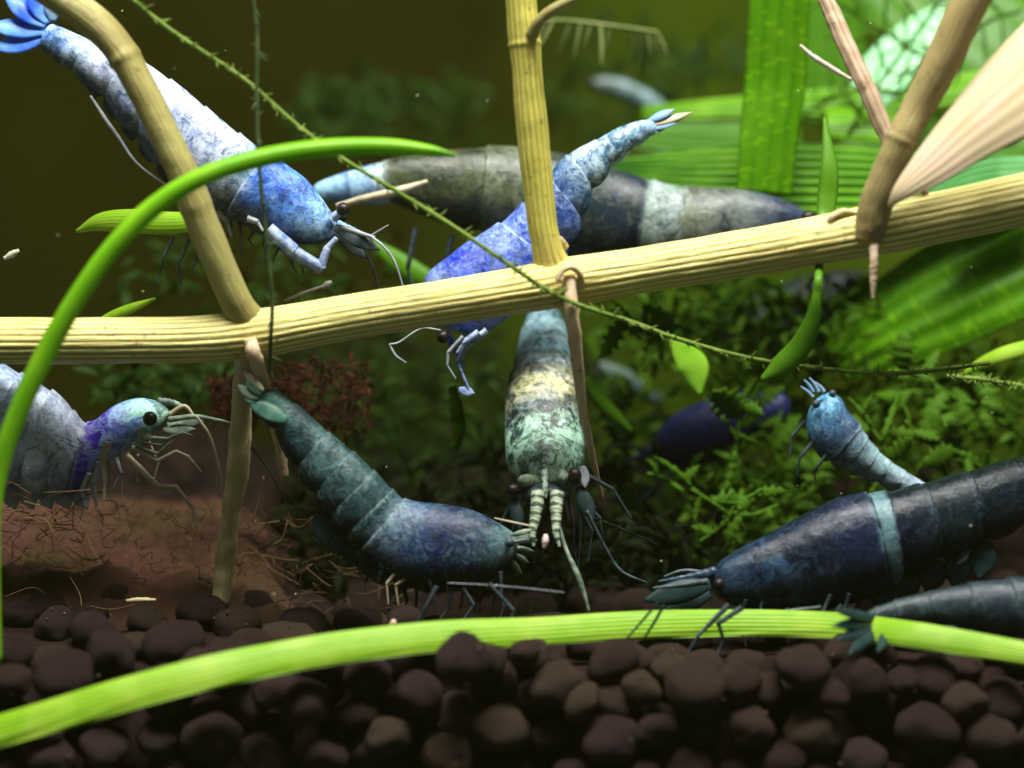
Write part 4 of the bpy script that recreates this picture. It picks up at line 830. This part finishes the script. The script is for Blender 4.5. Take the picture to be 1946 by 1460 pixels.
# --- F: teal shrimp
mF = shell_mat('shell_teal', 380, .45, .57, .8, (.006, .014, .018, 1), 320, rough=.42, pale=(.24, .36, .34, 1))
T1 = (.008, .030, .036); T2 = (.042, .095, .092); TG = (.03, .17, .11); NV = (.005, .012, .06); TH = (.055, .11, .13)
Fs = shrimp('dark teal shrimp with raised tail and navy carapace resting above the soil',
    [(508, 732, 480, 776), (560, 765, 518, 822), (615, 812, 552, 884), (665, 852, 586, 940), (715, 898, 622, 996), (762, 945, 668, 1044), (800, 956, 728, 1092), (850, 960, 796, 1120), (900, 972, 862, 1124), (950, 996, 926, 1106), (990, 1022, 980, 1064)], 0.5,
    [.25, 1.0, 2.2, 3.1, 3.9, 4.6, 5.15], [(0, TG, (.14, .24, .17)), (1, T2, T1), (3, (.06, .11, .11), T1), (4.8, T1, (.05, .09, .10)), (5.2, (.17, .24, .28), (.09, .13, .18)), (5.9, (.03, .06, .13), (.10, .15, .21)), (7.2, NV, (.015, .02, .06)), (8.3, (.045, .07, .10), NV), (9, TH, (.06, .10, .11)), (10, (.2, .26, .24), TH)], mF,
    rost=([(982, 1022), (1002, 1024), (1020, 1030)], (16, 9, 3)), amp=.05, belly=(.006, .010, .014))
for a, b, w, mm in [((500, 742), (456, 698), 16, 'limb_c'), ((494, 750), (470, 712), 26, 'fin_teal'), ((490, 758), (452, 732), 22, 'limb_g'), ((486, 768), (462, 744), 20, 'fin_teal'), ((545, 800), (470, 762), 34, 'fin_teal')]: lobe_obj('tail_fin', a, b, w, -.6, M[mm], Fs, normal=(.2, -1, .4))
ball('eye', P(968, 1032, -.9), 9*K(-1), M['limb_d'], Fs)
for i, (a, b) in enumerate([((970, 1018), (1016, 1006)), ((975, 1030), (1022, 1026)), ((975, 1040), (1016, 1048)), ((975, 1052), (1006, 1070)), ((968, 1060), (992, 1092)), ((980, 1024), (1012, 1016))]): lobe_obj('antennal_scale', a, b, 10, -.5+i*.3, M['limb_g'], Fs)
limb(Fs, 'antenna', [(940, 985, 0), (985, 995, -1), (1020, 1002, -1)], (3, 4, 3), 0, M['limb_c']); limb(Fs, 'antenna', [(850, 1108, -4), (930, 1112, -4.4), (1000, 1118, -4.6), (1072, 1126, -4.8)], (1.6, 1.6, 1.6, 1.2), -4, M['limb_w'])
for i in range(5): lobe_obj('swimmeret', (610+i*26, 965+i*22, .5), (620+i*26, 1040+i*18, .2), 40, .5, M['fin_dark'], Fs)
for i, pl in enumerate([[(750, 1090), (735, 1110), (738, 1150)], [(770, 1100), (752, 1112), (757, 1150)], [(830, 1115), (785, 1200), (735, 1258)], [(880, 1118), (900, 1150), (880, 1180)], [(930, 1110), (975, 1160), (970, 1195), (992, 1225)], [(860, 1118), (850, 1160), (830, 1185)]]): jointed(Fs, pl, 9, -4.8 if i in (2, 4) else -1, M['limb_c'] if i < 2 else M['limb_d'])

fine_legs(Fs, (760, 1095), (950, 1095), 8, 90, .15, 8, -2, 1, M['limb_d'], 4)
fine_legs(Fs, (640, 1000), (760, 1095), 7, 55, .1, 14, -1, 1, M['fin_dark'], 5, 'swimmeret')

# --- G: sage green shrimp seen from above, facing out
mG = shell_mat('shell_sage', 380, .46, .54, .9, (.008, .014, .010, 1), 300, speck=.6)
SB = (.24, .38, .40); SB2 = (.15, .26, .30); CRM = (.42, .41, .22); DK = (.018, .026, .02); MN = (.38, .60, .44)
G = shrimp('pale sage green shrimp facing the glass below the middle of the runner stem',
    [(1008, 585, 1060, 583, 17), (992, 632, 1082, 632, 15.5), (978, 685, 1094, 686, 13.5), (966, 735, 1104, 735, 11.5), (960, 790, 1110, 790, 9.5), (960, 848, 1112, 848, 7.5), (966, 888, 1108, 888, 6), (984, 918, 1092, 918, 5), (1008, 940, 1070, 940, 4.4)], 9,
    [.3, 1.0, 2.75, 3.3], [(0, SB, SB2), (2.2, SB, SB2), (2.7, (.20, .25, .22), (.10, .13, .11)), (2.85, (.06, .07, .06), (.03, .04, .035)), (3.2, CRM, (.14, .15, .11)), (3.8, CRM, (.10, .11, .08)), (4.3, (.15, .17, .14), DK), (5, MN, (.03, .06, .045)), (6.2, MN, (.09, .17, .12)), (8, (.3, .4, .3), DK)], mG, mode='top', wr=.9, amp=.06,
    rost=([(1034, 850, 4.6), (1035, 890, 2.2), (1036, 925, 1.2), (1037, 948, 1)], (4, 11, 10, 4)))
eg = [ball('eye', P(976, 930, 1.8), 15*K(2), M['eye'], G, s=(1.1, 1, .8)), ball('eye', P(1092, 905, 1.8), 15*K(2), M['eye'], G, s=(.9, 1, 1.15))]
for s, (ex, ey), e in ((-1, (1002, 912), eg[0]), (1, (1066, 906), eg[1])):
    limb(e, 'eyestalk', [(1036+s*14, 918, 2.6), (ex, ey, 2.0), (ex+s*12, ey+4, 1.6)], (18, 24, 20), 2, M['limb_g'], sides=14, lump=.25)
ball('face', P(1037, 938, 2.4), 42*K(2), M['limb_d'], G, s=(1.15, .7, .5))
for s, x in ((-1, 1020), (1, 1057)):
    mb = MB(); tube(mb, pxs([(x+2, 936, 1), (x, 965, .4), (x-2+s*2, 990, 0), (x-4+s*4, 1014, -.4), (x+s*6, 1040, -.6)], 0), [q*.5*K(0) for q in (26, 24, 19, 13, 5)], n=60, sides=12, lump=.12, rfun=lambda t: 1+.07*abs(math.sin(t*20)))
    mb.build('antennule', M['limb_band'], G)
lobe_obj('antennal_scale', (1100, 925, 2), (1128, 990, 1), 30, 2, M['fin_dark'], G); lobe_obj('antennal_scale', (975, 945, 2), (990, 1010, 1), 26, 2, M['fin_dark'], G)
lobe_obj('cheek_plate', (1108, 886, 2), (1112, 928, 1.6), 20, 2, M['limb_w'], G)
limb(G, 'antenna', [(1062, 1000, 0), (1078, 1050, -.6), (1100, 1100, -1), (1120, 1165, -1)], (8, 8, 12, 5), 0, M['limb_g']); limb(G, 'antenna', [(1115, 970, 1), (1150, 1040, 1), (1180, 1085, 1), (1230, 1108, 1)], (6, 6, 6, 3), 1, M['limb_d'])
limb(G, 'antenna', [(1130, 985, 3), (1180, 1005, 4), (1250, 1035, 6)], (5, 5, 3), 3, M['limb_d'])
for i, pl in enumerate([[(1105, 950), (1140, 985), (1150, 1050)], [(1100, 960), (1125, 1010), (1118, 1070)], [(975, 950), (950, 1000), (955, 1060)], [(985, 960), (975, 1010), (985, 1060)], [(1110, 900), (1165, 930), (1200, 985)]]): jointed(G, pl, 10, 2.5, M['limb_d'])

fine_legs(G, (985, 945), (1095, 945), 8, 120, .2, 7, 2, 6, M['limb_d'], 6)

# --- H: dark shrimp with pale band, right
mH = shell_mat('shell_black_navy', 360, .45, .68, .5, (.002, .003, .006, 1), 300, rough=.24, pale=(.12, .18, .25, 1), flake=.3)
H1 = (.0025, .004, .012); H2 = (.008, .013, .036); HB = (.13, .23, .25)
Hs = shrimp('near black navy shrimp with one pale band, walking along the long lime leaf',
    [(2090, 838, 2080, 985, 3), (1950, 866, 1965, 1000, 2), (1860, 890, 1885, 1030, 1), (1775, 914, 1805, 1062, .5), (1712, 930, 1742, 1092, 0), (1650, 938, 1690, 1116, 0), (1590, 950, 1636, 1142, 0), (1520, 984, 1550, 1160, 0), (1435, 1028, 1455, 1162, 0), (1350, 1076, 1368, 1146, 0)], 0,
    [.4, 1.3, 2.3, 3.4, 4.45, 5.05], [(0, H1, (.012, .022, .024)), (3.3, (.009, .015, .02), (.018, .03, .034)), (4.4, H1, H2), (4.5, HB, (.12, .18, .2)), (4.95, HB, (.10, .16, .18)), (5.1, H2, (.03, .035, .075)), (6, (.012, .015, .035), H2), (7, H1, (.02, .03, .05)), (8, H1, (.04, .085, .15)), (9, (.03, .055, .09), H1)], mH,
    rost=([(1362, 1088), (1310, 1098), (1250, 1106)], (22, 14, 4)), amp=.05)
ball('eye', P(1366, 1110, -1.6), 11*K(-2), M['eye'], Hs); ball('eye', P(1352, 1100, 2.4), 13*K(2), M['eye'], Hs)
lobe_obj('antennal_scale', (1350, 1110), (1222, 1142), 44, -.8, M['fin_dark'], Hs); lobe_obj('antennal_scale', (1350, 1128), (1262, 1162), 36, 0, M['fin_dark'], Hs)
limb(Hs, 'antennule', [(1345, 1105), (1295, 1112), (1240, 1118)], (14, 11, 4), -1.5, M['limb_d']); limb(Hs, 'antennule', [(1350, 1090), (1300, 1085), (1262, 1096)], (10, 8, 4), .8, M['limb_d'])
limb(Hs, 'antenna', [(1250, 1145), (1225, 1175), (1190, 1215)], (5, 5, 4), -6, M['fin_dark']); limb(Hs, 'antenna', [(1262, 1150), (1245, 1180), (1225, 1212)], (6, 6, 4), -6, M['fin_dark'])
for i, pl in enumerate([[(1385, 1150), (1345, 1190), (1325, 1210), (1305, 1245)], [(1410, 1155), (1365, 1185), (1375, 1215), (1362, 1248)], [(1450, 1160), (1400, 1195), (1380, 1200)], [(1500, 1160), (1455, 1178), (1420, 1205)], [(1560, 1155), (1470, 1165), (1390, 1175)], [(1600, 1150), (1570, 1190), (1480, 1200)]]): jointed(Hs, pl, 12, -5.2 if i < 2 else -2, M['limb_d'])
for i in range(5): lobe_obj('swimmeret', (1690+i*46, 1100-i*18, 0), (1660+i*50, 1150-i*12, -.4), 50, 0, M['fin_dark'], Hs)
lobe_obj('swimmeret', (1840, 1045, -.6), (1818, 1075, -.8), 18, -1, M['limb_d'], Hs)

fine_legs(Hs, (1640, 1135), (1390, 1150), 9, 80, -.35, 9, -3, 2, M['limb_d'], 7)

# --- I: small sky blue shrimp
mI = shell_mat('shell_sky', 620, .42, .6, .4, (.01, .02, .05, 1), 420)
I = shrimp('small sky blue shrimp with dark shoulders climbing through the moss',
    [(1770, 925, 1745, 962), (1722, 896, 1696, 934), (1682, 868, 1652, 914), (1652, 834, 1602, 896), (1628, 802, 1560, 868), (1610, 780, 1536, 834), (1598, 758, 1534, 796), (1578, 742, 1544, 764)], 9,
    [.4, 1.0, 1.7, 2.4, 3.1, 3.7], [(0, (.5, .55, .68), (.3, .4, .45)), (2, (.40, .56, .58), (.22, .34, .36)), (3.4, (.20, .30, .34), (.10, .16, .2)), (4, (.06, .10, .16), (.03, .045, .08)), (5, (.03, .05, .10), (.10, .22, .36)), (6, (.14, .34, .52), (.04, .1, .2)), (7, (.2, .46, .62), (.06, .2, .5))], mI, amp=.07, wr=.9)
ball('eye', P(1551, 768, 7.6), 8*K(7), M['limb_d'], I); ball('eye', P(1582, 748, 8.4), 7*K(7), M['limb_d'], I)
for a, b in [((1545, 745), (1528, 722)), ((1556, 745), (1538, 718)), ((1566, 745), (1548, 726)), ((1545, 755), (1522, 735))]: limb(I, 'antennule', [a, ((a[0]+b[0])/2+2, (a[1]+b[1])/2), b], (9, 7, 3), 8, M['fin_pale'])
for pl in ([(1530, 800), (1505, 830), (1500, 870)], [(1545, 840), (1520, 870), (1515, 905)], [(1570, 865), (1548, 895), (1550, 920)]): jointed(I, pl, 8, 8, M['limb_d'])

# --- J: dark green navy shrimp, bottom right, tail towards the dark one
mJ = shell_mat('shell_dark_green', 380, .42, .66, .4, (.003, .006, .008, 1), 300, rough=.4, pale=(.1, .16, .17, 1))
J = shrimp('dark green navy shrimp with its tail fan spread over the lime leaf',
    [(1640, 1164, 1652, 1192), (1705, 1140, 1720, 1192), (1790, 1120, 1800, 1194), (1870, 1106, 1880, 1208), (1950, 1098, 1956, 1224), (2040, 1094, 2040, 1236), (2120, 1110, 2110, 1230)], -5.5,
    [.3, .9, 1.7, 2.6, 3.6, 4.6], [(0, (.01, .024, .024), (.022, .04, .038)), (2, (.022, .038, .04), (.01, .016, .022)), (3, (.01, .016, .03), (.025, .042, .045)), (6, (.025, .04, .042), (.01, .016, .022))], mJ, amp=.07)
for a, b, w in [((1665, 1176), (1584, 1160), 20), ((1665, 1182), (1580, 1190), 22), ((1668, 1186), (1588, 1218), 24), ((1672, 1190), (1612, 1244), 24), ((1690, 1194), (1668, 1240), 20)]: lobe_obj('tail_fin', (*a, -6.0), (*b, -9.6), w, -8, M['fin_dark'], J, normal=(.2, -1, .5))
for i in range(5): lobe_obj('swimmeret', (1800+i*40, 1180+i*8, -6), (1816+i*40, 1206+i*8, -6.6), 26, -6, M['fin_dark'], J)

# --- farther shrimps
mK = shell_mat('shell_indigo', 380, .42, .66, .3, (.003, .004, .012, 1), 300, rough=.45, pale=(.05, .06, .14, 1))
IN = (.026, .028, .125); IN2 = (.014, .016, .065)
Kk = shrimp('dark indigo shrimp blurred behind the lobed moss sprig', [(1500, 750, 1500, 800), (1430, 745, 1432, 840), (1375, 752, 1380, 868), (1325, 768, 1330, 888), (1275, 795, 1285, 894), (1236, 836, 1248, 880)], 24, [.5, 1.2, 2.0], [(0, IN2, IN), (5, IN, IN2)], mK, amp=.05, rost=([(1240, 855, 24), (1215, 868, 24), (1192, 872, 24)], (20, 12, 4)))
ball('eye', P(1250, 850, 21), 14*K(21), M['eye'], Kk)
for pl in ([(1270, 880), (1220, 900), (1180, 870)], [(1290, 890), (1240, 930), (1210, 960)], [(1240, 860), (1190, 845), (1150, 850)]): jointed(Kk, pl, 12, 22, M['limb_d'])
N_ = shrimp('shrimp coloured near black for the shadow under the runner stem beside the hanging ribbon leaf', [(1660, 520, 1660, 590), (1590, 515, 1590, 640), (1510, 530, 1500, 690), (1430, 560, 1415, 694), (1375, 590, 1375, 650), (1345, 606, 1350, 630)], 38, [.5, 1.4, 2.4, 3.2], [(0, (.004, .004, .005), (.008, .008, .008)), (3.2, (.005, .006, .012), (.008, .008, .01)), (5, (.008, .009, .02), IN2)], mK, amp=.05)  # murky shadow put into the near-black palette
ball('eye', P(1366, 610, 36), 12*K(36), M['eye'], N_)
mL = shell_mat('shell_ghost', 500, .4, .66, .2, (.03, .06, .05, 1), 300)
L1 = (.085, .14, .10); L2 = (.04, .075, .045)
Lk = shrimp('blurred pale green baby shrimp right of the pinkish hanging root', [(1262, 752, 1250, 775), (1232, 728, 1218, 760), (1200, 706, 1182, 742), (1165, 692, 1150, 726), (1132, 684, 1126, 706)], 36, [.5, 1.2, 2.1], [(0, (.16, .26, .21), L1), (2, L1, L2), (4, (.05, .08, .05), L2)], mL)
ball('eye', P(1138, 696, 35), 6*K(35), M['eye'], Lk)
Mk = shrimp('blurred grey blue baby shrimp above the raised tail of the violet shrimp', [(1275, 212, 1262, 228), (1246, 182, 1226, 212), (1205, 158, 1188, 192), (1160, 146, 1148, 176), (1120, 150, 1118, 168)], 50, [.5, 1.2, 2.1], [(0, (.18, .28, .30), L1), (2, (.10, .16, .16), (.06, .09, .07)), (4, (.06, .08, .05), (.04, .06, .03))], mL)
ball('eye', P(1126, 158, 48.6), 6*K(48), M['eye'], Mk)

# ================================================================ SMALL BITS
def bit(label, a, b, r, y, mat):
    tag(tube_obj('debris_flake', [a, ((a[0]+b[0])/2+1, (a[1]+b[1])/2-1), b], (r*.6, r, r*.5), y, mat, n=12, sides=8, lump=.3), label, 'debris')
bit('pinkish white flake between the antennules of the sage green shrimp', (1037, 1016), (1034, 1042), 13, -2, M['debris_p'])
bit('pale flake floating near the left end of the short lime leaf', (8, 492), (36, 476), 12, 6, M['debris'])
bit('pinkish crumb on the soil beside the legs of the teal shrimp', (742, 1192), (750, 1178), 12, -5, M['root'])
bit('pinkish curled flake behind the belly of the near black shrimp', (1842, 1018), (1858, 1034), 16, 2, M['debris_p'])
bit('white fibre twig behind the diving shrimp above the runner stem', (540, 572), (626, 540), 7, 9, M['debris'])
bit('cream flake at the tip of the white fibre twig', (612, 548), (630, 536), 12, 9, M['debris'])
bit('tan twig lying on the reddish waste', (240, 1142), (296, 1140), 9, 0, M['root_b'])
rs = random.Random(5); mb = MB()
for _ in range(70):
    d = rs.uniform(-10, 12); p = P(rs.uniform(-20, 1960), rs.uniform(20, 1440), d); r = rs.uniform(.02, .055)*MM
    tube(mb, [p, p+Vector((r, 0, r)), p+Vector((2*r, 0, r*1.4))], [r*.5, r, r*.4], n=5, sides=6)
tag(mb.build('floating_specks', M['debris'], None), 'tiny pale specks drifting in the water', 'debris', kind='stuff')

if True:
    x0, x1, y0, y1, z0, z1 = -.16, .16, -.19, .125, Z0-.03, .135
    hv = [(x, y, z) for x in (x0, x1) for y in (y0, y1) for z in (z0, z1)]
    hf = [(0, 1, 3, 2), (4, 6, 7, 5), (0, 4, 5, 1), (2, 3, 7, 6), (0, 2, 6, 4), (1, 5, 7, 3)]
    hm = bpy.data.materials.new('water_haze'); hm.use_nodes = True; ht = hm.node_tree; ht.nodes.remove(ht.nodes['Principled BSDF'])
    pv = ht.nodes.new('ShaderNodeVolumePrincipled'); pv.inputs['Color'].default_value = (.72, .74, .22, 1); pv.inputs['Density'].default_value = 0.035
    ht.links.new(pv.outputs[0], ht.nodes['Material Output'].inputs['Volume'])
    hz = obj('haze', hv, hf, hm, smooth=False); tag(hz, 'faintly cloudy olive tinted aquarium water', None, kind='stuff')

GROUPS = {'shrimp': 'shrimps gathered round the runner stem', 'moss_sprig': 'leafy moss sprigs', 'needle_sprig': 'needle leaved sprigs', 'leaf': 'loose green leaves', 'grass_leaf': 'long grass leaves', 'moss_strand': 'thin mossy strands', 'debris_flake': 'drifting flakes'}
for o in bpy.data.objects:
    k = o.name.split('.')[0]
    if o.parent is None and k in GROUPS and 'label' in o: o['group'] = GROUPS[k]
